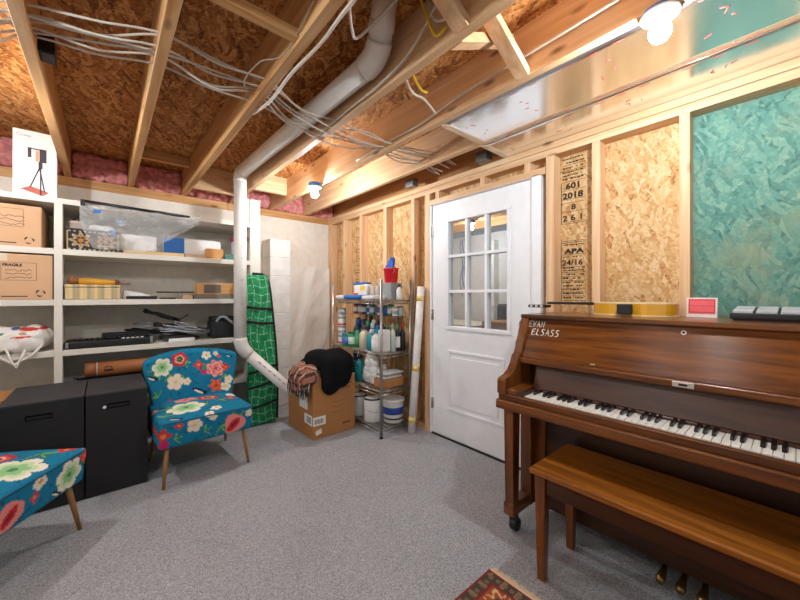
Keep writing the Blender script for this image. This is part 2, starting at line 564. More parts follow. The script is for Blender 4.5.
bench_y = wood('walnut_bench_y', [C(92, 48, 10), C(140, 82, 20), C(166, 102, 32)], 1, rough=0.42, scale=(1.6, 30), coat=0.15, bump=0.03)
fabric = painted('floral_upholstery', 0.85, 0.15)
pattern = painted('printed_surface', 0.7, 0.03)
plaid = painted('plaid_wool', 0.95, 0.5, 180)
rugmat = painted('knotted_wool_rug', 0.95, 0.6, 220)
black_cloth = plain('black_fleece', C(20, 20, 22), 0.95, spec=0.15, bump=0.4, bscale=150)
foil_m, nt, b, N, L = newmat('aluminium_foil_facing')
b.inputs['Base Color'].default_value = (0.86, 0.87, 0.88, 1); b.inputs['Metallic'].default_value = 1.0; b.inputs['Roughness'].default_value = 0.2
tc = N.new('ShaderNodeTexCoord'); nz = N.new('ShaderNodeTexNoise'); nz.inputs['Scale'].default_value = 16; nz.inputs['Detail'].default_value = 5
L.new(tc.outputs['Object'], nz.inputs['Vector'])
bp = N.new('ShaderNodeBump'); bp.inputs['Strength'].default_value = 0.16; bp.inputs['Distance'].default_value = 0.003
L.new(nz.outputs['Fac'], bp.inputs['Height']); L.new(bp.outputs[0], b.inputs['Normal'])
glass = clear('clear_glass', (0.93, 0.96, 0.97), 0.9, 0.02, (0.5, 0.5, 0.5))
film = clear('clear_plastic_film', (0.97, 0.97, 0.97), 0.74, 0.2, (0.93, 0.92, 0.90), crease=0.05)
sheetm = clear('cloudy_plastic_sheet', (0.95, 0.93, 0.90), 0.05, 0.4, (0.84, 0.80, 0.74), crease=0.04)


# ==================================================================== STRUCTURE
HX, BY, LX, RY = 2.22, 4.03, -2.2, -2.2       # stud face, back wall, left wall, rear wall
JB, JT = 2.235, 2.475                         # joist bottom / deck underside
FX = 4.67                                     # far wall of the room beyond the door

o = solo(MB().box(LX, FX, RY, BY, -0.06, 0), 'floor', carpet, 'grey loop pile carpet covering the whole floor', 'floor', kind='structure')

ceil = thing('ceiling', 'open joist ceiling of lumber under strand board deck', 'ceiling', (1.2, 1, JB), kind='structure')
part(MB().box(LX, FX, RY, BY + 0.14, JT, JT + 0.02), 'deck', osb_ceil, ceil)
jx = [-1.9 + 0.0, -1.49, -1.07, -0.655, -0.238, 0.182, 0.603, 1.05, 1.487, 1.905]
jw = 0.042
for x in jx:
    part(MB().box(x - jw / 2, x + jw / 2, RY + 0.02, BY + 0.1, JB, JT), 'joist', fir_y if x < 0.9 else pine_y, ceil, bevel=0.002)
for x in (2.345, 2.82, 3.30, 3.777, 4.25):
    part(MB().box(x - jw / 2, x + jw / 2, RY + 0.02, BY + 0.1, JB, JT), 'joist', fir_y, ceil)
# rim joist and blocking
part(MB().box(LX, FX, BY + 0.1, BY + 0.14, JB, JT), 'rim_joist', fir_x, ceil)
def block(x0, x1, y0, y1, z0, z1, m=pine_x):
    part(MB().box(x0, x1, y0, y1, z0, z1), 'blocking', m, ceil, bevel=0.002)
block(0.203, 0.582, 1.29, 1.33, JB + 0.012, JB + 0.05, fir_x)
def bridge(xa, za, xb, zb, y):
    d = Vector((xb - xa, 0, zb - za)); ang = math.atan2(d.z, d.x)
    m = Matrix.Translation(((xa + xb) / 2, y, (za + zb) / 2)) @ Matrix.Rotation(-ang, 4, 'Y')
    part(MB().box(-d.length / 2, d.length / 2, -.032, .032, -.019, .019, m), 'bridging', pine_x, ceil, bevel=.002)
for y in (0.83,):
    for xa, xb in ((.624, 1.029), (1.071, 1.466)):
        bridge(xa, JT - .03, xb, JB + .01, y); bridge(xa, JB + .02, xb, JT - .03, y + .075)
block(0.624, 1.03, 3.72, 3.76, JB + 0.01, JB + 0.238, pine_x)
block(1.071, 1.466, 3.55, 3.59, JB + 0.06, JB + 0.238, pine_x)
block(0.203, 0.582, 3.6, 3.64, JB + 0.16, JB + 0.238, fir_x)

wb = thing('wall_back', 'white painted foundation wall behind the shelves with lumber plate on top', 'wall', (1.2, BY, 0), kind='structure')
part(MB().box(LX, FX, BY, BY + 0.2, 0, 2.155), 'masonry', white_wall, wb)
part(MB().box(LX, 1.0, BY - 0.004, BY + 0.1, 2.155, JB), 'top_plate', fir_x, wb, bevel=0.002)
part(MB().box(1.003, FX, BY - 0.004, BY + 0.1, 2.155, JB), 'top_plate', fir_x, wb, bevel=0.002)

mb = MB()
for k in range(9):
    mb.box(1.372, 1.602, 3.78, BY - 0.001, 0.207 * k + 0.004, 0.207 * k + 0.203)
mb.box(1.379, 1.595, 3.787, BY - 0.001, 0, 1.862)
solo(mb, 'wall_pillar', plain('pillar_white_paint', C(232, 231, 228), 0.8, bump=0.2, bscale=50), 'white painted block pillar standing against the back wall', 'pillar', kind='structure', bevel=0.004)

wl = solo(MB().box(LX - 0.1, LX, RY, BY, 0, JB), 'wall_left', white_wall, 'white painted wall beyond the shelves, opposite the piano', 'wall', kind='structure')
wr = solo(MB().box(LX, FX, RY - 0.1, RY, 0, JB), 'wall_rear', plain('grey_wall_paint', C(120, 116, 112), .9), 'grey painted wall opposite the shelves', 'wall', kind='structure')
wf = solo(MB().box(FX, FX + 0.1, RY, BY, 0, JB), 'wall_far', plain('far_wall_paint', C(226, 224, 222), 0.85, bump=0.3, bscale=40), 'white block wall of the next room seen through the door glass', 'wall', kind='structure')
mb = MB()
for k in range(10): mb.box(FX - 0.13, FX - 0.001, 3.06, 3.24, 0.21 * k, 0.21 * k + 0.208)
solo(mb, 'far_pillar', MATS['pillar_white_paint'], 'white block pillar seen through the door glass', 'pillar', kind='structure', bevel=0.003)

# right-hand stud wall -------------------------------------------------
wall = thing('wall_right', 'unfinished stud wall of pine lumber over strand board', 'wall', (HX + 0.05, 1, 0), kind='structure')
D0, D1, DZ = 1.13, 2.165, 2.035                # door rough opening
part(MB().box(2.31, 2.325, D1, BY, 0, JB - 0.04), 'sheathing', osb_wall, wall)
part(MB().box(2.31, 2.325, D0, D1, DZ + 0.04, JB - 0.04), 'sheathing', osb_wall, wall)
part(MB().box(2.31, 2.325, 0.377, D0, 0, JB - 0.04), 'sheathing', osb_wall, wall)
gs = part(MB().box(2.305, 2.325, RY, 0.375, 0, JB - 0.04), 'sheathing', osb_green, wall)
gs['label'] = 'strand board sheet with green weather coating'
part(MB().box(HX, 2.31, RY, BY, 2.148, 2.192), 'top_plate', pine_y, wall, bevel=0.002)
part(MB().box(HX, 2.31, RY, BY, 2.195, 2.236), 'top_plate', pine_y, wall, bevel=0.002)
for y0, y1 in ((0.355, 0.398), (0.768, 0.812), (1.04, 1.095), (2.17, 2.235), (-0.055, -0.012), (-0.46, -0.42), (-0.87, -0.83)):
    part(MB().box(HX, 2.31, y0, y1, 0.04, 2.148), 'stud', pine_z, wall, bevel=0.002)
for y0, y1 in ((3.945, 4.02), (3.585, 3.665), (3.255, 3.30), (2.80, 2.85), (2.375, 2.42)):
    part(MB().box(HX, 2.31, y0, y1, 0.04, 2.148), 'stud', pine_z, wall, bevel=0.002)
part(MB().box(HX, 2.31, D1, BY, 0, 0.04), 'bottom_plate', pine_y, wall)
part(MB().box(HX, 2.31, RY, D0, 0, 0.04), 'bottom_plate', pine_y, wall)
part(MB().box(HX - 0.004, 2.31, 1.098, 2.17, DZ + 0.004, DZ + 0.05), 'header', pine_y, wall, bevel=0.002)
for y in (2.08, 1.60, 1.23):
    part(MB().box(HX, 2.31, y - 0.022, y + 0.022, DZ + 0.05, 2.148), 'cripple', pine_z, wall, bevel=0.002)
# printed grade stamps on the strand board
random.seed(4)
st = MB()
XS = 2.3085
def ln(y0, y1, z, h=0.0022): st.box(XS, XS + 0.001, y0, y1, z, z + h)
def tx(t, y, z, s_, sx=1.0, b_=0.0012): st.text(t, s_, (XS, y, z), (0, -1, 0), (0, 0, 1), sx, b_, 0.0004)
def gibber(y0, y1, z, h):
    y = y0
    while y > y1 + 0.01:
        wd = random.uniform(0.006, 0.02)
        if random.random() < 0.85: st.box(XS, XS + 0.001, max(y1, y - wd), y, z + random.uniform(0, h * .3), z + h * random.uniform(.7, 1))
        y -= wd + 0.004
for z in (2.12, 2.095, 2.062, 2.035, 2.012, 1.988): gibber(1.025, 0.885, z, 0.012)
for z in (2.085, 2.05, 2.0, 1.975, 1.918, 1.86, 1.835, 1.777, 1.71, 1.70): ln(0.88, 1.03, z)
st.box(XS, XS + 0.001, 1.03, 1.034, 1.70, 1.975)
tx('601', 1.005, 1.928, 0.054, 1.2, .002); tx('2018', 1.025, 1.866, 0.054, 1.2, .002); tx('8', 0.97, 1.79, 0.05, 1.2); tx('2 6 1', 1.025, 1.72, 0.052, 1.25)
ln(0.88, 1.03, 1.585); ln(0.88, 1.03, 1.575)
gibber(1.02, 0.885, 1.556, 0.01)
tx('APA', 1.01, 1.505, 0.042, 1.5, 0.002); ln(0.88, 1.03, 1.497); gibber(1.02, 0.885, 1.478, 0.01)
tx('24/16', 1.028, 1.428, 0.05, 1.15)
for z in (1.405, 1.388, 1.362, 1.338, 1.31, 1.288, 1.262, 1.238, 1.21): gibber(1.022, 0.885, z, 0.011)
for z in (1.415, 1.38, 1.352, 1.325, 1.275, 1.25, 1.225, 1.195): ln(0.88, 1.03, z)
st.box(XS, XS + 0.001, 1.03, 1.033, 1.19, 1.60)
for z in np.arange(1.25, 2.05, 0.028):       # a stamp read sideways between two far studs
    if random.random() < .8: gibber(3.50, 3.36, z, 0.012)
part(st, 'grade_stamp', black_ink, wall)

# ---------------------------------------------------------------- door
door = thing('door_1', 'white half glass entry door with nine panes and one raised panel', 'door', (2.25, 1.65, 0), kind='structure')
DX0, DX1 = 2.232, 2.276
Y0, Y1 = 1.20, 2.145
G0, G1, GZ0, GZ1 = 1.385, 1.955, 0.965, 1.862   # glazed opening
mb = MB()
for a in ((Y0, G0, 0.012, 2.03), (G1, Y1, 0.012, 2.03), (G0, G1, 0.012, GZ0), (G0, G1, GZ1, 2.03)):
    mb.box(DX0, DX1, *a)
sl = part(mb, 'slab', white_paint, door)
def ring(mb, x0, x1, y0, y1, z0, z1, t):
    mb.box(x0, x1, y0, y1, z0, z0 + t); mb.box(x0, x1, y0, y1, z1 - t, z1)
    mb.box(x0, x1, y0, y0 + t, z0 + t, z1 - t); mb.box(x0, x1, y1 - t, y1, z0 + t, z1 - t)
mb = MB()
ring(mb, DX0 - 0.012, DX1 + 0.012, 1.36, 1.98, 0.94, 1.887, 0.03)
fr = part(mb, 'window_frame', white_paint, door, bevel=0.005)
mb = MB()
for k in (1, 2):
    y = G0 + (G1 - G0) * k / 3
    mb.box(DX0 - 0.006, DX1 + 0.006, y - 0.012, y + 0.012, GZ0, GZ1)
    z = GZ0 + (GZ1 - GZ0) * k / 3
    mb.box(DX0 - 0.0055, DX1 + 0.0055, G0, G1, z - 0.012, z + 0.012)
part(mb, 'muntin', white_paint, fr, bevel=0.003)
part(MB().box(2.252, 2.256, G0 - 0.003, G1 + 0.003, GZ0 - 0.003, GZ1 + 0.003), 'pane', glass, fr)
mb = MB()
ring(mb, DX0 - 0.008, DX0 + 0.002, 1.41, 1.965, 0.25, 0.765, 0.022)
mb.box(DX0 - 0.006, DX0 + 0.002, 1.465, 1.91, 0.305, 0.71)
part(mb, 'raised_panel', white_paint, door, bevel=0.006, seg=3)
mb = MB().box(2.216, 2.33, Y1 + 0.003, Y1 + 0.02, 0, DZ)
mb.box(2.216, 2.33, 1.13, Y0 - 0.004, 0, DZ + 0.015); mb.box(2.222, 2.33, Y0 - 0.004, Y1 + 0.003, DZ, DZ + 0.015)
part(mb, 'jamb', white_paint, door, bevel=0.003)
for z in (1.80, 1.06, 0.27):
    part(MB().tube([(2.224, Y1 + 0.003, z - 0.045), (2.224, Y1 + 0.003, z + 0.045)], 0.008, 8).box(2.224, 2.231, Y1 - 0.012, Y1 + 0.02, z - 0.045, z + 0.045), 'hinge', steel, door)
part(MB().lathe(0, 0, [(0.03, 0), (0.03, 0.008), (0.012, 0.012), (0.012, 0.035), (0.028, 0.042), (0.03, 0.06), (0.015, 0.068)], 16, Matrix.Translation((DX0, 1.262, 0.90)) @ Matrix.Rotation(R(-90), 4, 'Y')), 'knob', steel, door)
part(MB().lathe(0, 0, [(0.03, 0), (0.03, 0.012), (0.014, 0.018), (0.014, 0.03)], 16, Matrix.Translation((DX0, 1.262, 1.03)) @ Matrix.Rotation(R(-90), 4, 'Y')), 'deadbolt', steel, door)
part(MB().box(2.215, 2.33, Y0, Y1, 0.0, 0.012), 'threshold', dark_metal, door)

# ---------------------------------------------------------------- foil boards in the joist bays
def foil(label, x0, x1, y0, y1):
    t = thing('foil_insulation_board', label, 'insulation board', ((x0 + x1) / 2, (y0 + y1) / 2, JB + 0.002), group='foil faced boards between the joists')
    part(MB().grid(lambda a, b_: (x0 + (x1 - x0) * a, y0 + (y1 - y0) * b_, JB - 0.0016 + 0.0006 * noise.noise(Vector((a * 4, b_ * 22, x0)))), 10, 60), 'foil_facing', foil_m, t, solid=0.0012)
    mb = MB()
    random.seed(int(x0 * 100))
    for k in range(9):
        y = y1 - 0.12 - k * 0.36
        for q in range(4):
            a, l_ = random.uniform(0, 3.1), random.uniform(.012, .03)
            px, py = x0 + (x1 - x0) * (0.3 + 0.4 * random.random()), y + random.uniform(-.05, .05)
            mb.tube([(px, py, JB - 0.0036), (px + l_ * math.cos(a), py + l_ * math.sin(a), JB - 0.0036)], 0.0011, 4)
        for q in range(3): mb.box(x0 + 0.03, x0 + 0.032, y - .1 + q * .1, y - .06 + q * .1, JB - 0.0042, JB - 0.0030)
    part(mb, 'marking', red_ink, t)
foil('shiny foil faced insulation board above the piano, beside the bulb joist', 1.5085, 1.910, RY + 0.05, 1.385)
foil('shiny foil faced insulation board directly along the top of the stud wall', 1.922, 2.226, RY + 0.05, 1.40)


# ==================================================================== CEILING THINGS
bulb_m, nt, b, N, L = newmat('lit_bulb_glass')
b.inputs['Base Color'].default_value = (1, 1, 1, 1)
b.inputs['Emission Color'].default_value = (0.93, 0.97, 1.0, 1)
b.inputs['Emission Strength'].default_value = 300.0 * BULB_W / 5
bulb_dim = bulb_m.copy(); bulb_dim.name = 'lit_dimmer_bulb_glass'
bulb_dim.node_tree.nodes['Principled BSDF'].inputs['Emission Strength'].default_value = 300.0 * BULB_W / 5 * .8
def lamp(x, y, label, zb=2.2, h=.034, bm_=None):
    t = thing('bulb_holder', label, 'lamp', (x, y, zb + h), group='bare bulbs on the ceiling')
    part(MB().lathe(x, y, [(0.05, zb), (0.055, zb + 0.006), (0.055, zb + h - .004), (0.052, zb + h)], 20), 'outlet_box', blue_plastic, t)
    part(MB().lathe(x, y, [(0.022, zb - 0.028), (0.03, zb - 0.022), (0.058, zb - 0.008), (0.06, zb - 0.001)], 20), 'socket', plain('porcelain', C(240, 240, 238), 0.3), t)
    part(MB().lathe(x, y, [(0.004, zb - 0.096), (0.02, zb - 0.091), (0.031, zb - 0.076), (0.034, zb - 0.06), (0.03, zb - 0.045), (0.02, zb - 0.034), (0.014, zb - 0.026)], 20), 'bulb', bm_ or bulb_m, t)
lamp(1.42, 2.82, 'lit bare bulb in blue box hanging near the back wall, above the cardboard box')
lamp(1.487, 0.32, 'lit bare bulb in blue box near the foil board above the piano', 2.221, .0135)
lamp(-0.62, 2.6, 'lit bare bulb above the black cases')
lamp(-0.62, 0.9, 'lit bare bulb above the open carpet', bm_=bulb_dim)
lamp(3.70, 2.85, 'lit bare bulb of the next room seen through the door glass')

# PVC drain
X, Y, Z = 0.918, 3.262, 2.325
pv = thing('drain_pipe', 'white plastic drain pipe running under the joists and down beside the shelves', 'pipe', (X, Y, 0))
r_ = 0.053
part(MB().tube([(0.955, 1.33, Z), (X, Y - 0.06, Z)], r_, 20), 'pipe_run', pvc, pv)
def bend(p0, pm, p1, n=6):
    p0, pm, p1 = Vector(p0), Vector(pm), Vector(p1)
    return [p0 * (1 - t) ** 2 + pm * 2 * t * (1 - t) + p1 * t * t for t in [i / n for i in range(n + 1)]]
part(MB().tube(bend((X, Y - 0.075, Z), (X, Y, Z), (X, Y, Z - 0.075), 10), r_ + 0.004, 20), 'elbow', pvc, pv)
part(MB().tube([(X, Y, Z - 0.08), (X, Y, 0.80)], r_, 20), 'stack', pvc, pv)
part(MB().tube(bend((X, Y, 0.85), (X, Y, 0.765), (X + 0.07, Y, 0.70), 10), r_ + 0.005, 20), 'elbow', pvc, pv)
part(MB().tube([(X + 0.06, Y, 0.709), (X + 0.70, Y, 0.06), (X + 0.76, Y, 0.0)], r_, 20), 'branch', pvc, pv)
part(MB().tube([(X + 0.415, Y, 0.362), (X + 0.47, Y, 0.307)], r_ + 0.007, 20), 'coupling', pvc, pv)
part(MB().tube(bend((0.954, 1.36, Z), (0.955, 1.275, Z), (0.935, 1.225, Z + 0.05), 10), r_ + 0.005, 20), 'elbow', pvc, pv)
part(MB().tube([(0.938, 1.232, Z + 0.043), (0.885, 1.12, 2.472)], r_, 20), 'riser', pvc, pv)
part(MB().tube([(0.925, 1.205, Z + 0.073), (0.912, 1.178, Z + 0.102)], r_ + 0.005, 20), 'coupling', pvc, pv)
mb = MB()
random.seed(9)
for k in range(10):
    z = 1.05 + k * 0.1
    mb.box(X - 0.002, X + 0.002, Y - r_ - 0.0008, Y - r_ + 0.002, z, z + random.uniform(.008, .03))
for k in range(4): 
    y = 1.6 + k * 0.16
    mb.box(0.905 + .0, 0.909, y, y + 0.09, Z - 0.026, Z - 0.02)
for k in range(7):
    a = k * 0.045
    mb.tube([(X + .14 + a, Y - r_ - .0005, .63 - a), (X + .165 + a, Y - r_ - .0005, .605 - a)], .004, 5)
part(mb, 'lettering', plain('grey_print', C(140, 134, 132), .7), pv)

# cables strung through the joists
def cable(pts, r_=0.0055, label='', mat=cable_w, group='white cables strung through the joists', sub=6):
    P = [Vector(p) for p in pts]
    out = []
    for i in range(len(P) - 1):
        p0, p1, p2, p3 = P[max(i - 1, 0)], P[i], P[i + 1], P[min(i + 2, len(P) - 1)]
        for k in range(sub):
            t = k / sub
            out.append(0.5 * ((2 * p1) + (p2 - p0) * t + (2 * p0 - 5 * p1 + 4 * p2 - p3) * t * t + (3 * p1 - p0 - 3 * p2 + p3) * t ** 3))
    out.append(P[-1])
    return solo(MB().tube(out, r_, 6), 'ceiling_cable', mat, label, 'cable', group)
LB = 'white sheathed cable in the sagging bundle crossing under the deck'
random.seed(21)
for k in range(7):
    y0 = 1.66 + k * 0.036
    zz = lambda: random.uniform(2.252, 2.30)
    sg = lambda a: random.uniform(-a, a)
    pts = [(-1.2, y0 + 0.3, zz()), (-0.45, y0 + 0.22 + sg(.03), zz() - .03), (-0.24, y0 + 0.16, zz()), (-0.02, y0 + .07 + sg(.05), zz() - random.uniform(.0, .05)), (0.182, y0, zz()), (0.39, y0 + .03 + sg(.05), zz() - random.uniform(.0, .05)),
           (0.603, y0 + .02, zz()), (0.80, y0 + .08 + sg(.05), 2.262 + sg(.012) - 0.02), (1.05, y0 + .14, zz() - .02), (1.26, y0 + .14 + sg(.04), zz() - .02), (1.487, y0 + .13, zz()), (1.7, y0 + .12 + sg(.03), zz()), (1.905, y0 + .11, zz()), (2.14, y0 + 0.14, zz())]
    cable(pts, 0.0052, LB)
cable([(0.63, 2.0, 2.25), (0.64, 1.75, 2.222), (0.635, 1.5, 2.226), (0.655, 1.25, 2.24), (0.64, 1.0, 2.23), (0.64, .5, 2.23), (.64, -.5, 2.24)], .007, 'white cable pair stapled along the joist beside the drain pipe')
cable([(0.66, 1.05, 2.33), (0.72, 1.12, 2.25), (0.80, 1.18, 2.30), (0.86, 1.0, 2.38)], .006, 'loose white cable loop beside the top of the drain pipe')
cable([(0.59, 1.85, 2.27), (0.50, 1.72, 2.24), (0.52, 1.55, 2.26), (0.60 - .03, 1.40, 2.24), (.57, 1.1, 2.30), (.58, .9, 2.4)], .003, 'thin grey wire hanging beside the joist next to the drain pipe', plain('grey_wire', C(150, 140, 128), .6))
cable([(1.02, 2.0, 2.24), (1.015, 1.6, 2.25), (1.01, 1.35, 2.25), (1.0, 1.1, 2.28), (.99, .9, 2.40)], .006, 'white cable clipped along the joist opposite the pipe run')
cable([(1.465 - .01, 2.2, 2.26), (1.455, 1.75, 2.27), (1.44, 1.5, 2.262), (1.43, 1.2, 2.29), (1.44, .9, 2.31), (1.45, .5, 2.33), (1.45, -.2, 2.36)], .007, 'white cable running along the joist that carries both bulbs')
cable([(1.14, 1.3, 2.47), (1.13, 1.27, 2.31), (1.16, 1.25, 2.235), (1.25, 1.26, 2.24), (1.43, 1.35, 2.265)], .006, 'white cable dropping in a loop from the deck')
cable([(1.16, 1.27, 2.47), (1.16, 1.25, 2.33), (1.185, 1.22, 2.25), (1.21, 1.2, 2.232)], .006, 'yellow cable end dropping from the deck', cable_y, None)
cable([(0.98, 1.02, 2.47), (.985, .98, 2.36), (1.005, .95, 2.27), (1.015, .9, 2.28)], .006, 'yellow cable beside the top of the drain pipe', cable_y, None)
cable([(1.0, 1.0, 2.47), (1.0, .95, 2.33), (1.01, .86, 2.3)], .006, 'short white cable beside the yellow one at the drain riser')

def jbox(label, x0, x1, y0, y1, z0, z1, m):
    t = thing('junction_box', label, 'electrical box', ((x0 + x1) / 2, (y0 + y1) / 2, z0), group='electrical boxes on the framing')
    part(MB().box(x0, x1, y0, y1, z0, z1), 'body', m, t, bevel=0.004)
    part(MB().box(x0 + .006, x1 - .006, y0 + .006, y1 - .006, z0 - .002, z0), 'cover', m, t)
jbox('dark metal junction box on the joist above the white shipping boxes', -0.217, -0.165, 2.10, 2.20, 2.27, 2.35, dark_metal)
jbox('galvanised junction box above the stud beside the door hinges', 2.13, 2.20, 2.30, 2.40, 2.20 + .04, 2.31, galv)
jbox('galvanised junction box above the middle of the door', 2.13, 2.20, 1.50, 1.60, 2.20 + .04, 2.31, galv)

# pink insulation in the rim bays
bays = [(-1.04, -.68), (-.63, -.262), (-.214, .158), (.207, .579), (.627, 1.026), (1.074, 1.463), (1.511, 1.88), (1.93, 2.3)]
bl = ['far along the wall past the boxes', 'behind the white carton', 'above the clear plastic bag', 'above the blue and white packet', 'behind the drain pipe', 'above the block pillar', 'above the plastic sheet', 'in the corner by the stud wall']
random.seed(3)
for (x0, x1), tl in zip(bays, bl):
    els = []
    n = 5
    for k in range(n):
        x = x0 + .045 + (x1 - x0 - .09) * k / (n - 1)
        els.append(((x, BY + .045, JB + .07 + random.uniform(-.005, .02)), (.055, .05 + random.uniform(0, .015), .068)))
        els.append(((x, BY + .05, JB + .165), (.06, .045, .068)))
    mb = blob(els, .012, 3, .02, 20, seed=x0)
    mb.v = [(min(x1, max(x0, v[0])), min(BY + .099, v[1]), min(JT - .001, max(JB + .001, v[2]))) for v in mb.v]
    solo(mb, 'insulation_batt', pink, 'pink fibreglass insulation stuffed between joist ends ' + tl, 'insulation', 'pink insulation along the top of the back wall')


# ==================================================================== SHELVING
SY = 3.45
sh = thing('shelving_unit', 'built-in cream painted wooden shelves along the back wall', 'shelf', (0.1, 3.74, 0))
SX0, SX1 = -1.75, 1.06
for z in (1.565, 1.2, 0.835):
    part(MB().box(SX0, SX1, SY, BY - .002, z - .042, z), 'shelf', shelf_paint, sh, bevel=0.002)
part(MB().box(SX0, SX1, SY, BY - .002, 1.888, 1.926), 'top_board', shelf_paint, sh, bevel=0.002)
part(MB().box(SX0, SX1, SY + .02, BY - .002, 0.40, 0.44), 'shelf', shelf_paint, sh)
for x in (-.275, -1.3):
    part(MB().box(x, x + .044, SY - .003, SY + .085, 0, 1.888), 'upright', shelf_paint, sh, bevel=0.002)
    part(MB().box(x, x + .018, SY + .085, BY - .003, 0, 1.888), 'divider_panel', shelf_paint, sh)
part(MB().box(1.062, 1.155, SY, SY + .042, 0, 2.16), 'end_post', shelf_paint, sh, bevel=0.002)
part(MB().box(1.062, 1.10, SY + .042, BY - .003, 0, 1.926), 'end_panel', shelf_paint, sh)
part(MB().box(1.01, 1.06, SY + .01, SY + .04, 1.93, 2.16), 'end_post', shelf_paint, sh)

def carton(name, label, x0, x1, y0, y1, z0, z1, m, group=None, flaps=True, extra=None, cat='box'):
    t = thing(name, label, cat, ((x0 + x1) / 2, (y0 + y1) / 2, z0), group=group)
    part(MB().box(x0, x1, y0, y1, z0, z1), 'body', m, t, bevel=0.004)
    if extra: extra(t, x0, x1, y0, y1, z0, z1)
    return t
tape_m = plain('packing_tape', C(214, 196, 168), .3)
def recycle(mb, cx, y, cz, s):
    for k in range(3):
        a = R(90 + 120 * k)
        p = [(cx + s * math.cos(a + d), y, cz + s * math.sin(a + d)) for d in (R(18), R(48), R(96))]
        mb.tube(p, [s * .12, s * .2, s * .02], 5)
def box_print(kind):
    def f(t, x0, x1, y0, y1, z0, z1):
        mb = MB(); y = y0 - .001
        for a in (((-.525, -.36) if kind else (-.56, -.425)),):
            zt = z1 - (.06 if kind else .03); zb = zt - .12
            mb.box(a[0], a[1], y, y + .001, zt, zt + .0016); mb.box(a[0], a[1], y, y + .001, zb, zb + .0016)
            mb.box(a[1] - .0016, a[1], y, y + .001, zb, zt)
            mb.box(a[0], a[0] + .0016, y, y + .001, zb, zt)
        if kind:
            mb.text('FRAGILE', .024, (-.518, y, zt - .024), (1, 0, 0), (0, 0, 1), 1.0, .001, .0003)
        random.seed(kind + 2)
        for q in range(3):
            zq = zt - .05 - q * .026
            pts = [(a[0] + .02 + j * .011, y, zq + random.uniform(-.008, .008)) for j in range(12)]
            mb.tube(pts, .0013, 4)
        recycle(mb, x1 - .06, y, z0 + .045, .022)
        mb.box(x1 - .24, x1 - .12, y, y + .001, z0 + .02, z0 + .026)
        part(mb, 'lettering', black_ink, t)
        part(MB().box((x0 + x1) / 2 - .025, (x0 + x1) / 2 + .025, y0 - .0012, y0 + .001, z1 - .05, z1).box((x0 + x1) / 2 - .025, (x0 + x1) / 2 + .025, y0, y1, z1 - .0005, z1 + .001), 'tape', tape_m, t)
    return f
carton('shipping_box', 'tan shipping carton with torn tape on the shelf below the white carton', -.79, -.338, 3.475, 3.93, 1.566, 1.85, card_pale, 'tan cartons on the shelves', extra=box_print(0))
carton('shipping_box', 'tan shipping carton printed FRAGILE with scribbled address, one shelf lower', -.76, -.282, 3.455, 3.90, 1.201, 1.512, card_pale, 'tan cartons on the shelves', extra=box_print(1))

# white carton with stand drawing, on top of the unit
t = thing('display_stand_box', 'tall thin white carton picturing a black stand, on top of the shelves', 'box', (-.375, 3.58, 1.927))
part(MB().box(-.485, -.268, 3.545, 3.615, 1.927, 2.395), 'body', paper, t, bevel=.002)
mb = MB(); y = 3.5435; bx, bz = -.485, 1.927
def pl(ax, az, c, d, r_=.0035): mb.tube([(bx + ax, y, bz + az), (bx + c, y, bz + d)], r_, 5)
pl(.13, .215, .085, .075); pl(.13, .215, .155, .045); pl(.135, .215, .135, .02)
mb.box(bx + .125, bx + .145, y, y + .001, bz + .21, bz + .26)
mb.box(bx + .13, bx + .165, y, y + .001, bz + .255, bz + .35)
mb.box(bx + .085, bx + .15, y, y + .001, bz + .34, bz + .348)
mb.box(bx + .072, bx + .09, y, y + .001, bz + .28, bz + .35)
part(mb, 'stand_picture', plain('dark_grey_print', C(62, 56, 60), .7), t)
part(MB().prism([(bx + .035, bz + .052), (bx + .145, bz + .015), (bx + .178, bz + .045), (bx + .085, bz + .078)], 'y', y + .0006, y + .0016), 'base_picture', plain('red_brown_print', C(186, 96, 82), .7), t)
part(MB().prism([(bx + .110, bz + .255), (bx + .128, bz + .262), (bx + .128, bz + .335), (bx + .110, bz + .335)], 'y', y + .0002, y + .0012), 'tan_picture', plain('tan_print', C(216, 160, 120), .7), t)
lg = MB(); lg.tube([(bx + .03 + .014 * math.cos(a), y, bz + .43 + .008 * math.sin(a)) for a in np.linspace(0, 6.28, 14)], .0012, 4)
for k in range(4): lg.tube([(bx + .055 + .010 * k + .004 * math.cos(a), y, bz + .428 + .005 * math.sin(a)) for a in np.linspace(0, 6.28, 9)], .001, 4)
part(lg, 'logo', plain('pale_grey_print', C(150, 150, 156), .7), t)

# patterned chest
def chestcol(p):
    x, z = (p[:, 0] + .066) / .15, (p[:, 2] - 1.6415) / .077
    c = np.tile(np.array(C(48, 44, 44)[:3]), (len(p), 1))
    cream, tan_, red_ = np.array(C(186, 170, 142)[:3]), np.array(C(170, 122, 70)[:3]), np.array(C(120, 70, 54)[:3])
    e = np.maximum(np.abs(x), np.abs(z))
    for cx in (-.47, .47):
        rr = np.hypot((x - cx) * 1.75, z); an = np.arctan2(z, (x - cx) * 1.75)
        pet = .62 + .16 * np.cos(8 * an)
        c[(rr < pet)] = cream; c[rr < pet - .12] = tan_; c[rr < .34 + .08 * np.cos(6 * an)] = np.array(C(60, 52, 50)[:3]); c[rr < .2] = tan_
    rr = np.hypot(x * 1.9, z); c[(rr < .3)] = red_; c[(rr < .18)] = np.array(C(70, 66, 66)[:3])
    c[(np.abs(z) > .8) & (np.sin(x * 34) > 0)] = cream
    c[(np.abs(x) > .93)] = np.array(C(190, 160, 110)[:3])
    return c
t = thing('keepsake_chest', 'dark chest with cream medallion pattern on the shelf below the clear bag', 'box', (-.066, 3.56, 1.566))
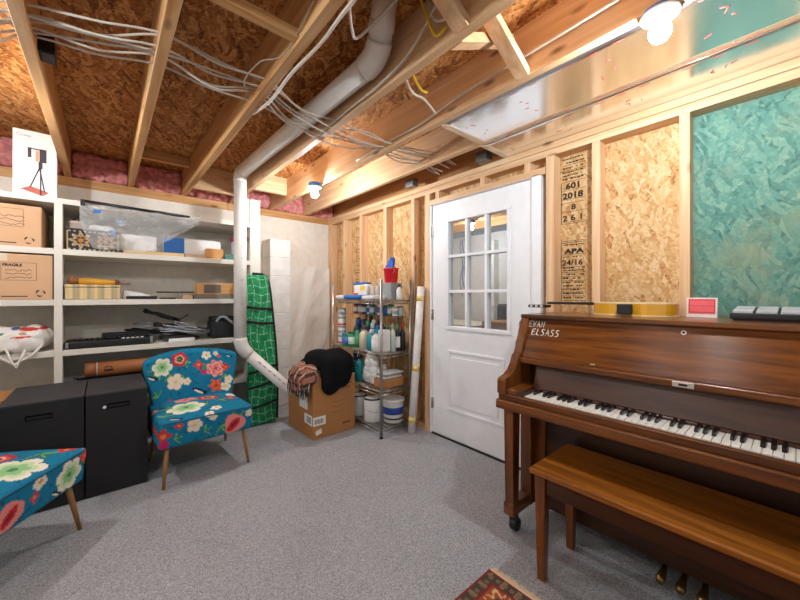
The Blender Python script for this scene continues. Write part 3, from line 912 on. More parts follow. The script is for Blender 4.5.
mb = MB(); mb.rbox(-.216, .084, 3.49, 3.65, 1.566, 1.715, .008, (70, 8, 44))
part(mb, 'body', pattern, t, col=chestcol)
part(MB().box(-.219, .087, 3.486, 3.652, 1.7152, 1.727), 'lid', plain('chest_lid_brown', C(58, 48, 44), .6), t, bevel=.003)
t = thing('round_tin', 'small pale tin with two black knobs on the patterned chest', 'tin', (-.16, 3.56, 1.728))
part(MB().lathe(-.16, 3.56, [(.05, 1.728), (.052, 1.735), (.052, 1.765), (.055, 1.768), (.055, 1.782), (.045, 1.788)], 24), 'body', plain('tin_pale', C(178, 160, 146), .4), t)
for dx in (-.018, .02): part(MB().lathe(-.16 + dx, 3.55, [(.008, 1.788), (.008, 1.80), (.013, 1.805), (.013, 1.82), (.008, 1.824)], 12), 'knob', black_plastic, t)

# clear plastic bag with packets, draped from the shelf top
mb = MB()
def bagfn(a, b_):
    x = -.14 + .78 * a
    drop = .37 * min(1, (1 - a) * 1.6 + .18) * min(1, a * 5 + .55)
    z = 1.952 - .02 * a - b_ * drop
    y = 3.43 - .03 * math.sin(b_ * math.pi) - .02 * math.sin(a * 3.1) + .02 * noise.noise(Vector((a * 7, b_ * 4, 0))) + .012 * noise.noise(Vector((a * 17, b_ * 13, 3)))
    if b_ < .12: y += (.12 - b_) * 1.0
    return (x, min(y, 3.444) if z < 1.93 else y, z + .012 * noise.noise(Vector((a * 9, b_ * 6, 9))))
mb.grid(bagfn, 60, 30)
cb = solo(mb, 'clear_plastic_bag', film, 'large crumpled clear plastic bag draped over the top shelf edge', 'bag')
for k, (x, z, y) in enumerate(((-.045, 1.855, 3.395), (.085, 1.80, 3.39), (.045, 1.705, 3.40))):
    a_ = Matrix.Translation((x, y, z)) @ Matrix.Rotation(.5 * k, 4, 'Y')
    part(MB().box(-.022, .022, -.001, .001, -.012, .012, a_), 'blue_logo', blue_plastic, cb, bevel=.0008)
t = thing('curtain_rod', 'thin dark rod lying in the clear plastic bag', 'rod', (.2, 3.41, 1.90))
part(MB().tube([(-.12, 3.40, 1.92), (.55, 3.40, 1.90)], .011, 8), 'rod', dark_metal, t)
part(MB().box(-.135, -.11, 3.39, 3.41, 1.885, 1.928), 'bracket', dark_metal, t)
def packet(name, label, x0, x1, y0, y1, z0, z1, m, group=None, stripe=None, cat='packet'):
    t = thing(name, label, cat, ((x0 + x1) / 2, (y0 + y1) / 2, z0), group=group)
    part(MB().rbox(x0, x1, y0, y1, z0, z1, .012, 6), 'body', m, t)
    if stripe:
        sm, sx0, sx1, sz0, sz1 = stripe
        part(MB().box(x0 + (x1 - x0) * sx0, x0 + (x1 - x0) * sx1, y0 - .0015, y0 + .004, z0 + (z1 - z0) * sz0, z0 + (z1 - z0) * sz1), 'label_panel', sm, t)
    return t
blue_m = plain('packet_blue', C(28, 108, 190), .4); red_m = plain('packet_red', C(222, 58, 44), .4); yellow_m = plain('packet_yellow', C(232, 188, 60), .4)
packet('white_packet', 'white packet with red and yellow label behind the patterned chest', -.10, .06, 3.70, 3.82, 1.566, 1.80, paper, None, (red_m, .12, .9, .52, .68))
packet('wipes_packet', 'white and blue packet on the shelf beside the drain pipe', .386, .84, 3.60, 3.71, 1.597, 1.745, paper, None, (blue_m, .0, .34, .05, .98))
packet('white_packet', 'plain white packet inside the clear bag', .10, .34, 3.62, 3.80, 1.60, 1.74, paper)
for k, (x0, x1, y0, z0, z1, m, lb) in enumerate([
    (.11, .52, 3.475, 1.566, 1.594, wood('pale_strip_wood', [C(198, 160, 108), C(214, 180, 128), C(226, 196, 150)], 0), 'long pale wooden strip along the shelf edge under the packets'),
    (.53, .69, 3.475, 1.566, 1.592, card_pale, 'flat tan carton next to the long wooden strip'),
    (.40, .70, 3.73, 1.566, 1.66, plain('dark_green_box', C(52, 62, 58), .6), 'dark box behind the flat tan carton')]):
    carton('flat_box', lb, x0, x1, y0, y0 + .11, z0, z1, m)
carton('teal_box', 'small teal box on the shelf next to the drain pipe', .845, .94, 3.475, 3.56, 1.566, 1.612, plain('teal_card', C(72, 124, 120), .6))
carton('amber_box', 'small amber carton beside the teal box', .70, .84, 3.505, 3.595, 1.566, 1.66, plain('amber_card', C(206, 150, 90), .7))
t = thing('storage_tub', 'white tub with magenta lid behind the drain pipe', 'tub', (1.0, 3.58, 1.566))
part(MB().frustum((1.0, 3.58, 1.566), .055, .075, (1.0, 3.58, 1.76), .055, .085), 'body', plain('white_plastic', C(232, 232, 236), .4), t, bevel=.01)
part(MB().box(.94, 1.059, 3.492, 3.668, 1.76, 1.80), 'lid', plain('magenta_plastic', C(196, 70, 110), .4), t, bevel=.006)

# second shelf
def stripecol(p):
    s_ = np.sin(p[:, 0] * 88) * .5 + .25 * np.sin(p[:, 0] * 231 + 1)
    k = np.clip(s_ * 1.2 + .5, 0, 1)[:, None]
    return np.array(C(222, 192, 142)[:3]) * k + np.array(C(172, 158, 124)[:3]) * (1 - k)
t = thing('striped_box', 'pale box with woodgrain stripes on the shelf beside the upright', 'box', (-.07, 3.55, 1.201))
part(MB().rbox(-.222, .09, 3.47, 3.63, 1.201, 1.29, .006, (90, 6, 10)), 'body', pattern, t, col=stripecol)
part(MB().rbox(-.225, .093, 3.467, 3.633, 1.2905, 1.312, .006, (90, 6, 6)), 'lid', pattern, t, col=stripecol)
t = thing('folded_umbrella', 'mustard folded umbrella with brown grip lying on the striped box', 'umbrella', (-.05, 3.54, 1.313))
mu = plain('mustard_cloth', C(206, 148, 40), .7, bump=.3, bscale=60)
part(MB().tube([(-.15, 3.53, 1.337), (-.02, 3.535, 1.334), (.06, 3.54, 1.332)], [.026, .024, .021], 14), 'canopy', mu, t)
part(blob([((-.185, 3.53, 1.343), (.03, .028, .03)), ((-.16, 3.53, 1.338), (.022, .022, .022))], .006, 3), 'handle', plain('brown_wood', C(136, 82, 36), .5), t)
part(MB().tube([(.06, 3.54, 1.332), (.085, 3.54, 1.332)], .0225, 12), 'strap', plain('brown_band', C(110, 66, 30), .6), t)
part(MB().tube([(.085, 3.54, 1.332), (.16, 3.545, 1.328)], .012, 10), 'tip', plain('taupe_tip', C(138, 112, 96), .5), t)
t = thing('paper_stack', 'slanted pile of white papers behind the black slim box', 'papers', (.2, 3.68, 1.201))
part(MB().prism([(.11, 1.201), (.36, 1.201), (.24, 1.25), (.12, 1.275)], 'y', 3.60, 3.80), 'sheets', paper, t)
carton('slim_box', 'slim black box on the shelf in front of the white papers', .13, .33, 3.49, 3.58, 1.201, 1.226, black_plastic)
carton('slim_box', 'tiny black flat box at the end of the slim black box', .35, .46, 3.47, 3.54, 1.201, 1.21, black_plastic)
solo(MB().tube([(.36, 3.86, 1.262), (.72, 3.80, 1.262)], .006, 8), 'thin_stick', plain('dark_stick', C(70, 60, 54), .6), 'thin dark stick propped behind the shelf toward the wooden crate', 'stick')
def cratelabel(t, x0, x1, y0, y1, z0, z1):
    part(MB().box(x0 + .05, x0 + .19, y0 - .0015, y0 + .001, z0 + .012, z1 - .012), 'label_panel', plain('grey_label', C(104, 92, 84), .6), t)
wood_box = wood('box_wood', [C(190, 134, 76), C(206, 152, 92), C(218, 168, 110)], 0)
carton('wooden_box', 'long wooden box with grey label on shelf behind the drain pipe', .625, .985, 3.49, 3.64, 1.24, 1.342, wood_box, extra=cratelabel)
carton('grey_flat_case', 'flat grey case under the long wooden box', .60, 1.0, 3.475, 3.68, 1.201, 1.239, plain('grey_card', C(120, 112, 104), .7))
carton('tan_block', 'small tan block next to the flat grey case', .52, .59, 3.50, 3.58, 1.201, 1.235, card_pale)

# third shelf: keyboard, cables, black bag
t = thing('synth_keyboard', 'black electronic keyboard with round knobs lying on the shelf', 'keyboard', (.03, 3.55, .836))
part(MB().box(-.225, .295, 3.455, 3.68, .836, .892), 'body', black_plastic, t, bevel=.012, seg=3)
part(MB().box(-.218, -.20, 3.4525, 3.50, .842, .886), 'end_cap', steel, t, bevel=.004)
part(MB().box(.278, .30, 3.4525, 3.50, .842, .90), 'end_cap', steel, t, bevel=.004)
for k in range(14):
    part(MB().lathe(-.17 + k * .032, 3.50, [(.007, .892), (.008, .9), (.006, .91)], 10), 'knob', dark_metal, t)
for k in range(5):
    part(MB().box(.10 + k * .03, .118 + k * .03, 3.47, 3.488, .892, .898), 'button', paper, t)
part(MB().box(-.02, .27, 3.55, 3.67, .892, .93), 'rear_panel', dark_metal, t, bevel=.006)
random.seed(12)
silver = plain('silver_cable', C(176, 178, 186), .3, metal=.6)
blk_c = plain('black_cable_sheath', C(26, 26, 28), .45)
for k, (cx, cy, rx, ry, z, m, lb) in enumerate([
    (.50, 3.56, .15, .07, .85, blk_c, 'black cable coil at the bottom of the heap'),
    (.55, 3.58, .17, .075, .87, silver, 'silver cable coil lying on the black coil'),
    (.60, 3.57, .14, .06, .892, silver, 'thick silver cable coil slumping toward the black bag'),
    (.44, 3.60, .12, .07, .90, blk_c, 'black cable coil beside the keyboard end'),
    (.30, 3.72, .16, .06, .90, blk_c, 'black cable coil behind the keyboard'),
    (.34, 3.70, .15, .055, .955, silver, 'silver cable coil behind the keyboard'),
    (.38, 3.66, .13, .055, 1.0, blk_c, 'black cable coil topmost behind the keyboard'),
    (.42, 3.62, .10, .06, .95, blk_c, 'loose black cable coil on the heap beneath the brown sticks'),
    (.66, 3.66, .13, .07, .90, blk_c, 'black cable coil standing behind the silver coils'),
    (.52, 3.54, .16, .06, .905, silver, 'thin silver cable coil on top of the heap')]):
    pts = []
    for j in range(90):
        a = j / 90 * 2 * math.pi * 3
        q = 1 - .08 * math.sin(j * .9 + k) - .05 * (j // 30)
        tilt = .05 * (1 if k in (1, 2, 6) else .3)
        pts.append((cx + rx * q * math.cos(a), cy + ry * q * math.sin(a), z + .012 + .012 * math.sin(a * 1.5 + k) - tilt * q * (math.cos(a) - .8 * (1 if tilt > .03 else .2)) + .004 * (j // 30)))
    solo(MB().tube(pts, .007 if m is blk_c else .006, 6), 'cable_coil', m, lb, 'cable', 'cable heap on the third shelf')
for k, (p0, p1, lb) in enumerate([((.37, 3.6, .93), (.58, 3.66, 1.055), 'long brown stick poking up from the cable heap'), ((.38, 3.58, .95), (.52, 3.62, .99), 'short brown stick lying across the cable heap')]):
    solo(MB().tube([p0, p1], .006, 6), 'brown_stick', plain('brown_stick_wood', C(96, 66, 42), .6), lb, 'stick')
solo(MB().box(.41, .60, 3.465, 3.50, .836, .862), 'white_adapter', paper, 'small white strip at the shelf edge under the silver coils', 'adapter', bevel=.004)
t = thing('camera_bag', 'black box shaped bag on the shelf behind the drain pipe', 'bag', (.86, 3.58, .836))
part(MB().rbox(.735, .96, 3.48, 3.68, .836, 1.0, .025, 8), 'body', black_vinyl, t)
part(MB().rbox(.745, .95, 3.49, 3.67, .99, 1.035, .015, 8), 'lid', black_vinyl, t)
part(MB().tube([(.77, 3.47, .99), (.80, 3.47, 1.03), (.84, 3.475, 1.035), (.90, 3.47, .98), (.94, 3.48, .95)], .012, 8), 'strap', grey_pl, t)

# shopping bag on left bay
def bagcol(p):
    c = np.tile(np.array(C(226, 222, 214)[:3]), (len(p), 1))
    for (cx, cz, rx, rz, col) in ((-.40, .995, .05, .012, (206, 60, 56)), (-.33, 1.0, .02, .012, (206, 40, 40)), (-.55, .97, .035, .012, (90, 120, 104)), (-.47, 1.0, .02, .009, (70, 100, 150)), (-.43, .945, .05, .006, (200, 50, 60)), (-.43, .965, .022, .008, (190, 150, 110))):
        w_ = ((p[:, 0] - cx) / rx) ** 2 + ((p[:, 2] - cz) / rz) ** 2 < 1
        c[w_] = np.array(C(*col)[:3])
    return c
t = thing('shopping_bag', 'stuffed white plastic shopping bag with red print slumped over shelf edge', 'bag', (-.45, 3.58, .836))
mb = blob([((-.45, 3.60, .92), (.15, .14, .082)), ((-.38, 3.57, .94), (.085, .12, .07)), ((-.55, 3.57, .93), (.1, .12, .08)), ((-.46, 3.48, .90), (.13, .06, .06))], .008, 5, .014, 13)
part(mb, 'body', pattern, t, col=bagcol)
part(MB().tube([(-.55, 3.44, .90), (-.54, 3.43, .83), (-.46, 3.425, .765), (-.38, 3.43, .82), (-.33, 3.45, .89)], [.008, .008, .010, .008, .008], 8), 'handle', plain('white_film', C(224, 220, 212), .4), t)
part(MB().tube([(-.50, 3.425, .88), (-.47, 3.42, .78), (-.45, 3.42, .74), (-.44, 3.42, .78), (-.41, 3.425, .86)], .007, 8), 'handle', MATS['white_film'], t)

carton('brown_carton', 'brown carton on the floor behind the black case, under the shopping bag', -.80, -.455, 3.10, 3.42, 0, .60, card_dark)

# long black case under the shelf with tube
t = thing('keyboard_case', 'long black case standing under the shelf behind the black cases', 'case', (.35, 3.50, 0))
part(MB().box(-.18, .85, 3.46, 3.60, .441, .60), 'body', black_plastic, t, bevel=.01)
part(MB().box(-.181, -.16, 3.455, 3.605, .58, .605), 'corner', steel, t, bevel=.003)
t.location = (.35, 3.53, .441); 
for ch in t.children:
    for v in ch.data.vertices: v.co -= Vector((0, .03, .441))
OFF[t.name] = Vector(t.location)
t = thing('mailing_tube', 'copper brown mailing tube lying on the long black case under the shelf', 'tube', (.3, 3.50, .607))
tube_m = plain('copper_brown_card', C(170, 104, 58), .55, var=.1, vscale=4)
part(MB().tube([(-.045, 3.51, .664), (.75, 3.51, .664)], .055, 20), 'body', tube_m, t)
part(MB().tube([(-.115, 3.51, .664), (-.05, 3.51, .664)], .057, 20), 'end_cap', plain('brown_end_cap', C(140, 84, 48), .5), t)
part(MB().tube([(-.05, 3.51, .664), (-.043, 3.51, .664)], .0575, 20), 'rim', plain('silver_rim', C(190, 180, 170), .4), t)
mb = MB()
mb.tube([(.02 + .022 * math.cos(a), 3.51 - .0555 + .006 * abs(math.sin(a)), .672 + .016 * math.sin(a)) for a in np.linspace(0, 3.1, 9)], .003, 5)
mb.box(-.005, .05, 3.4545, 3.462, .652, .666)
part(mb, 'mark', black_ink, t)

# ==================================================================== BLACK CASES
def case(label, x0, x1, tag):
    t = thing('equipment_case', label, 'case', ((x0 + x1) / 2, 3.06, 0), group='two black cases in front of the shelves')
    y0, y1, zt = 2.80, 3.315, .615
    mb = MB()
    hx0, hx1, hz0, hz1 = (x0 + .10, x0 + .21, .525, .557)
    mb.box(x0, x1, y0 + .03, y1, .004, zt)
    for a in ((x0, hx0, .004, zt), (hx1, x1, .004, zt), (hx0, hx1, .004, hz0), (hx0, hx1, hz1, zt)):
        mb.box(a[0], a[1], y0, y0 + .03, a[2], a[3])
    part(mb, 'body', black_vinyl, t)
    part(MB().box(x0 - .001, x1 + .001, y0 - .002, y1, zt, zt + .014), 'lid', plain('black_lid', C(50, 50, 53), .65, bump=.2, bscale=300), t, bevel=.003)
    part(MB().box(hx0 + .004, hx1 - .004, y0 + .01, y0 + .018, hz0 + .004, hz1 - .012), 'handle', black_plastic, t)
    for px, py in ((x0 + .03, y0 + .03), (x1 - .03, y0 + .03), (x0 + .03, y1 - .03), (x1 - .03, y1 - .03)):
        part(MB().lathe(px, py, [(.02, 0), (.02, .006)], 10), 'foot', black_plastic, t)
    if tag:
        part(MB().prism([(x0 + .075, .535), (x0 + .088, .527), (x0 + .096, .54), (x0 + .084, .549)], 'y', y0 - .002, y0), 'tag', paper, t)
case('tall black box case with recessed handle, beside the brown carton', -.437, -.096, False)
case('tall black box case with small white tag beside its handle', -.088, .213, True)

# ==================================================================== FLORAL CHAIRS
TEAL = (16, 122, 158)
RED, PINK, MINT, CREAM, ORG, LEAF, MAG, DK, WHITE = (196, 44, 52), (232, 140, 132), (150, 200, 140), (238, 222, 196), (216, 82, 48), (46, 122, 104), (200, 40, 100), (28, 38, 60), (238, 232, 214)
def flowers(base, lst):
    """lst: (kind, a, b, radius) in surface coordinates (metres)"""
    def f(A, B):
        c = np.tile(np.array(C(*base)[:3]), (len(A), 1))
        n1 = np.sin(A * 61 + 3 * np.sin(B * 37)) * np.sin(B * 53 + 2 * np.sin(A * 29))
        c[n1 > .86] = np.array(C(34, 84, 110)[:3])
        tw = np.abs(np.sin(A * 21 + 1.7 * np.sin(B * 17)) ) < .045
        c[tw & (np.sin(B * 23) > .1)] = np.array(C(30, 66, 84)[:3])
        for (k, a, b_, r_) in lst:
            r_ = r_ * .92
            dx, dy = A - a, B - b_
            rr, an = np.hypot(dx, dy), np.arctan2(dy, dx)
            def put(m, col): c[m] = np.array(C(*col)[:3])
            if k == 'leaf':
                h_ = math.sin(a * 91 + b_ * 57) * 2.4
                for q, (dq, col) in enumerate(((0, LEAF), (1.0, (92, 160, 112)), (-1.1, (40, 104, 96)))):
                    ca, sa = math.cos(h_ + dq), math.sin(h_ + dq)
                    x1, y1 = dx * ca + dy * sa - r_ * .45, -dx * sa + dy * ca
                    put((x1 / (r_ * .6)) ** 2 + (y1 / (r_ * (.25 - .06 * q))) ** 2 < 1, col); put((np.abs(y1) < r_ * .04) & (np.abs(x1) < r_ * .5), (130, 184, 120))
            elif k == 'mint':
                p = r_ * (.66 + .36 * np.sqrt(np.abs(np.cos(3 * an + .4)))); put(rr < p, WHITE); put(rr < p * .72, (198, 226, 176)); put(rr < p * .5, MINT); put(rr < r_ * .16, (70, 140, 90))
            elif k == 'poppy':
                p = r_ * (.9 + .08 * np.cos(5 * an)); put(rr < p, RED); put(rr < p * .74, (226, 92, 88)); put(rr < p * .56, (244, 190, 170)); put(rr < p * .42, (52, 84, 50)); put(rr < p * .2, (90, 140, 70))
            elif k == 'cream':
                p = r_ * (.62 + .40 * np.sqrt(np.abs(np.cos(2.5 * an)))); put(rr < p, CREAM); put((rr < p * .95) & (np.abs(np.cos(2.5 * an)) < .12) & (rr > r_ * .25), (214, 190, 160)); put(rr < r_ * .22, (224, 196, 150))
            elif k == 'white':
                p = r_ * (.6 + .42 * np.sqrt(np.abs(np.cos(2.5 * an + 1)))); put(rr < p, WHITE); put(rr < r_ * .26, (230, 150, 60))
            elif k == 'pink':
                p = r_ * (.88 + .12 * np.cos(7 * an)); put(rr < p, PINK)
                put((rr < p) & (np.sin(rr / r_ * 15 + 1.6 * np.sin(3 * an)) > .35), (240, 176, 164)); put((rr < p * .9) & (np.sin(rr / r_ * 13 + 2 * np.sin(4 * an)) < -.75), (206, 74, 84)); put(rr < r_ * .18, (206, 66, 74))
            elif k == 'peony':
                p = r_ * (.9 + .1 * np.cos(3 * an)); put(rr < p, PINK); x1 = dx * .7 + dy * .7; y1 = -dx * .7 + dy * .7
                put(((x1 + .1 * r_) / (r_ * .72)) ** 2 + (y1 / (r_ * .35)) ** 2 < 1, RED); put(((x1 + .1 * r_) / (r_ * .4)) ** 2 + (y1 / (r_ * .1)) ** 2 < 1, (120, 30, 44))
            elif k == 'org':
                p = r_ * (.8 + .2 * np.cos(6 * an)); put(rr < p, ORG); put((rr < p) & (np.sin(rr / r_ * 14 + 2 * np.sin(3 * an)) > .5), (236, 120, 70)); put(rr < r_ * .2, (170, 50, 40))
            elif k == 'red':
                p = r_ * (.75 + .25 * np.cos(4 * an)); put(rr < p, (214, 60, 52)); put(rr < r_ * .3, (240, 130, 90))
            elif k == 'mag':
                put(rr < r_, MAG)
            elif k == 'bird':
                x1, y1 = dx * .85 - dy * .5, dx * .5 + dy * .85
                put((x1 / r_) ** 2 + (y1 / (r_ * .32)) ** 2 < 1, DK); put((x1 / (r_ * .7)) ** 2 + ((y1 + r_ * .14) / (r_ * .14)) ** 2 < 1, WHITE); put(np.hypot(x1 - r_ * .9, y1 - r_ * .1) < r_ * .24, DK)
        return c
    return f
def backpat(F):
    return lambda p: F(p[:, 0], p[:, 2])
def seatpat(F):
    # top uses (x, y), the front face continues downwards past the crease
    def f(p):
        b_ = np.where(p[:, 2] > .405, p[:, 1], -.29 - (.41 - p[:, 2]))
        return F(p[:, 0], b_)
    return f
teal_pipe = plain('teal_piping', C(26, 92, 126), .8)
leg_m = wood('oak_leg', [C(132, 92, 46), C(158, 114, 62), C(172, 130, 76)], 2, rough=.4)
def chair(label, loc, rz, fb, fs):
    t = thing('slipper_chair', label, 'chair', loc, rz, group='teal floral slipper chairs')
    def bendseat(p):
        k = (p.z - .25) / .16
        q = Vector(p)
        q.y += (1 - k) * .02 if p.y < 0 else 0
        top = max(0, (p.z - .36) / .06)
        q.z += .024 * top * (1 - (p.x / .29) ** 2) * (1 - (p.y / .27) ** 2)
        q.x *= 1 - .03 * max(0, p.y / .27)
        return q
    mb = MB().rbox(-.288, .288, -.28, .26, .245, .424, .024, (84, 84, 30), bendseat)
    s_ = part(mb, 'seat', fabric, t, col=seatpat(flowers(TEAL, fs)), local=True)
    pts = [(-.284, -.276, .41), (.284, -.276, .41)]
    part(MB().tube([(-.27, .2, .417), (-.283, -.26, .415), (-.27, -.277, .415), (0, -.281, .416), (.27, -.277, .415), (.283, -.26, .415), (.27, .2, .417)], .0045, 6), 'piping', teal_pipe, s_, local=True)
    def bendback(p):
        k = (p.z - .39) / .39                       # 0 at the seat, 1 at the top
        q = Vector(p)
        q.x = p.x * (.84 + .16 * min(1, max(0, k * 1.25)))
        c = (p.x / .322)
        q.y = p.y + .09 * k - .11 * c * c * (.5 + .5 * k)        # leans back, wings curve forward
        q.z += -.045 * c * c * max(0, k) ** 2
        ch = abs(math.sin(p.x * math.pi / .115))
        if p.y < .26 and .05 < k < .93: q.y += .009 * (1 - ch) ** 4
        q.x += .018
        return q
    mb = MB().rbox(-.322, .322, .235, .325, .34, .795, .03, (110, 8, 76), bendback)
    part(mb, 'backrest', fabric, t, col=backpat(flowers(TEAL, fb)), local=True)
    for sx in (-1, 1):
        part(MB().tube([(sx * .235, -.215, .255), (sx * .262, -.255, 0)], [.015, .009], 12), 'leg', leg_m, t, local=True)
        part(MB().tube([(sx * .235, .20, .255), (sx * .262, .27, 0)], [.015, .009], 12), 'leg', leg_m, t, local=True)
    return t
FB1 = [('leaf', -.22, .66, .07), ('leaf', -.13, .62, .07), ('leaf', -.05, .60, .06), ('leaf', -.03, .70, .05), ('leaf', .25, .57, .06), ('leaf', .12, .66, .05), ('mint', -.185, .685, .075), ('poppy', -.065, .725, .064), ('cream', -.10, .56, .066), ('white', .125, .735, .038), ('red', .065, .665, .042), ('mag', .10, .605, .022), ('leaf', .2, .63, .06),
       ('pink', .185, .625, .078), ('red', .255, .63, .034), ('org', .18, .49, .06), ('cream', .245, .475, .04), ('cream', .27, .53, .034), ('white', .19, .745, .02), ('red', .21, .72, .018), ('bird', -.255, .62, .04), ('bird', .06, .465, .055), ('bird', .28, .72, .025), ('cream', -.02, .55, .03), ('leaf', -.22, .48, .05), ('red', -.14, .43, .02), ('org', -.30, .5, .02)]
FS1 = [('leaf', -.17, -.02, .09), ('leaf', .02, -.11, .09), ('leaf', .14, -.03, .07), ('leaf', -.24, -.16, .07), ('leaf', .18, -.36, .08), ('leaf', .07, -.38, .08), ('leaf', .0, .05, .07), ('mint', -.10, -.08, .125), ('pink', -.06, .13, .085), ('poppy', .075, .07, .085), ('red', .21, -.02, .05), ('white', .25, .09, .05), ('cream', -.09, -.33, .052), ('white', .0, -.265, .035), ('white', .06, -.2, .04), ('cream', .02, -.30, .028),
       ('peony', .16, -.385, .085), ('red', -.265, -.36, .055), ('mag', -.26, -.42, .03), ('red', -.18, -.31, .03), ('bird', -.2, -.24, .045), ('leaf', -.03, -.39, .05), ('leaf', -.2, -.4, .05), ('pink', -.28, .02, .04), ('cream', .26, -.33, .03)]
chair('teal floral armless chair in front of the drain pipe and black case', (.528, 2.89, 0), R(3), FB1, FS1)
FS2 = [('leaf', .14, .12, .1), ('leaf', .02, -.05, .1), ('leaf', .2, -.12, .09), ('leaf', .24, -.36, .08), ('leaf', .1, -.38, .07), ('leaf', -.1, -.1, .08), ('mint', .02, -.15, .125), ('poppy', .13, .02, .09), ('red', .255, -.2, .05), ('red', .27, -.31, .05), ('mint', .17, -.365, .085), ('pink', -.06, .03, .08), ('white', .0, -.31, .04), ('bird', .1, -.42, .035), ('peony', -.13, -.38, .07), ('red', -.02, -.37, .03), ('org', -.2, -.1, .05), ('cream', -.2, .1, .06), ('pink', -.24, -.35, .06), ('leaf', .24, .1, .07)]
chair('teal floral armless chair close by, turned toward the piano, seat with poppies', (-.455, 2.375, 0), R(58), FB1, FS2)

# ==================================================================== GREEN BAG, CARTON, JACKET
def gridcol(p):
    gx = np.abs(((p[:, 0] + .02 * np.sin(p[:, 2] * 9)) / .062) % 1 - .5) > .465
    gz = np.abs(((p[:, 2] + .03 * p[:, 0] + .01 * np.sin(p[:, 0] * 40)) / .075) % 1 - .5) > .468
    k = (.5 + .5 * np.sin(p[:, 0] * 50) * np.sin(p[:, 2] * 33))[:, None]
    c = np.array(C(22, 120, 72)[:3]) * k + np.array(C(36, 150, 92)[:3]) * (1 - k)
    c[gx | gz] = np.array(C(150, 206, 176)[:3])
    return c
def lean(p):
    q = Vector(p)
    q.y += .05 * (p.z / 1.43)
    k = max(0, (p.z - 1.1) / .33)
    q.x = 1.13 + (p.x - 1.13) * (1 - .12 * k * k)
    q.x += .02 * math.sin(p.z * 3.2) - .03 * (p.z / 1.43)
    return q
t = thing('board_bag', 'tall green grid patterned padded bag with black straps leaning on the shelves', 'bag', (1.14, 3.36, 0))
part(MB().rbox(1.0, 1.275, 3.325, 3.39, .0, 1.43, .032, (60, 6, 190), lean), 'shell', pattern, t, col=gridcol)
mb = MB()
edge = [lean(Vector((x, 3.357, z))) for x, z in [(1.285, .03)] + [(1.283, .05 + k * .1) for k in range(13)] + [(1.28, 1.36), (1.26, 1.415), (1.22, 1.436), (1.12, 1.438)]]
part(MB().tube(edge, .014, 8), 'trim', black_vinyl, t)
mb = MB()
for z, dz in ((.17, .05), (.36, .05), (.50, .06), (.99, -.03), (1.13, -.03)):
    p0, p1 = lean(Vector((1.0, 3.318, z))), lean(Vector((1.28, 3.318, z + dz)))
    part(MB().tube([p0, (p0 + p1) / 2 + Vector((0, -.004, -.006)), p1], .011, 6), 'strap', black_vinyl, t)

cb = thing('moving_box', 'large open brown carton on the carpet with black jacket piled on it', 'box', (1.545, 2.95, 0))
bx0, bx1, by0, by1, bz = 1.335, 1.755, 2.685, 3.19, .52
mb = MB()
mb.box(bx0, bx1, by0, by1, .002, .01)
mb.box(bx0, bx1, by0, by0 + .006, .01, bz); mb.box(bx0, bx1, by1 - .006, by1, .01, bz)
mb.box(bx0, bx0 + .006, by0 + .006, by1 - .006, .01, bz); mb.box(bx1 - .006, bx1, by0 + .006, by1 - .006, .01, bz)
part(mb, 'body', card_dark, cb)
mb = MB()
mb.box(bx0 - .001, bx0, by0 + .10, by0 + .26, .235, .34)
mb.box(bx0 - .001, bx0, by0 + .012, by0 + .16, .115, .20)
mb.box(bx0 + .002, bx0 + .12, by0 - .001, by0, .115, .19); mb.prism([(bx0 + .03, .03), (bx0 + .085, .045), (bx0 + .08, .085), (bx0 + .025, .07)], 'y', by0 - .001, by0)
part(mb, 'shipping_label', paper, cb)
mb = MB()
for k in range(6): mb.box(bx0 + .02 + k * .014, bx0 + .027 + k * .014, by0 - .0018, by0 - .001, .13, .17)
for k in range(5): mb.box(bx0 - .0018, bx0 - .001, by0 + .035 + k * .017, by0 + .043 + k * .017, .13, .185)
for k in range(3): mb.box(bx0 - .0018, bx0 - .001, by0 + .12 + k * .04, by0 + .122 + k * .04, .245, .33)
random.seed(5)
x = bx0 + .17
for row, z in enumerate((.43, .395)):
    x = bx0 + .15
    while x < bx1 - .05:
        wd = random.uniform(.008, .03); mb.box(x, x + wd, by0 - .0012, by0, z, z + .013); x += wd + .008
for k in range(3): mb.tube([(bx0 + .24 + .055 * math.cos(a), by0, .30 - k * .045 + .014 * math.sin(a)) for a in np.linspace(math.pi, 2 * math.pi, 8)], .0016, 4)
mb.box(bx1 - .13, bx1 - .05, by0 - .0012, by0, .075, .088)
part(mb, 'lettering', plain('brown_print', C(92, 60, 36), .8), cb)

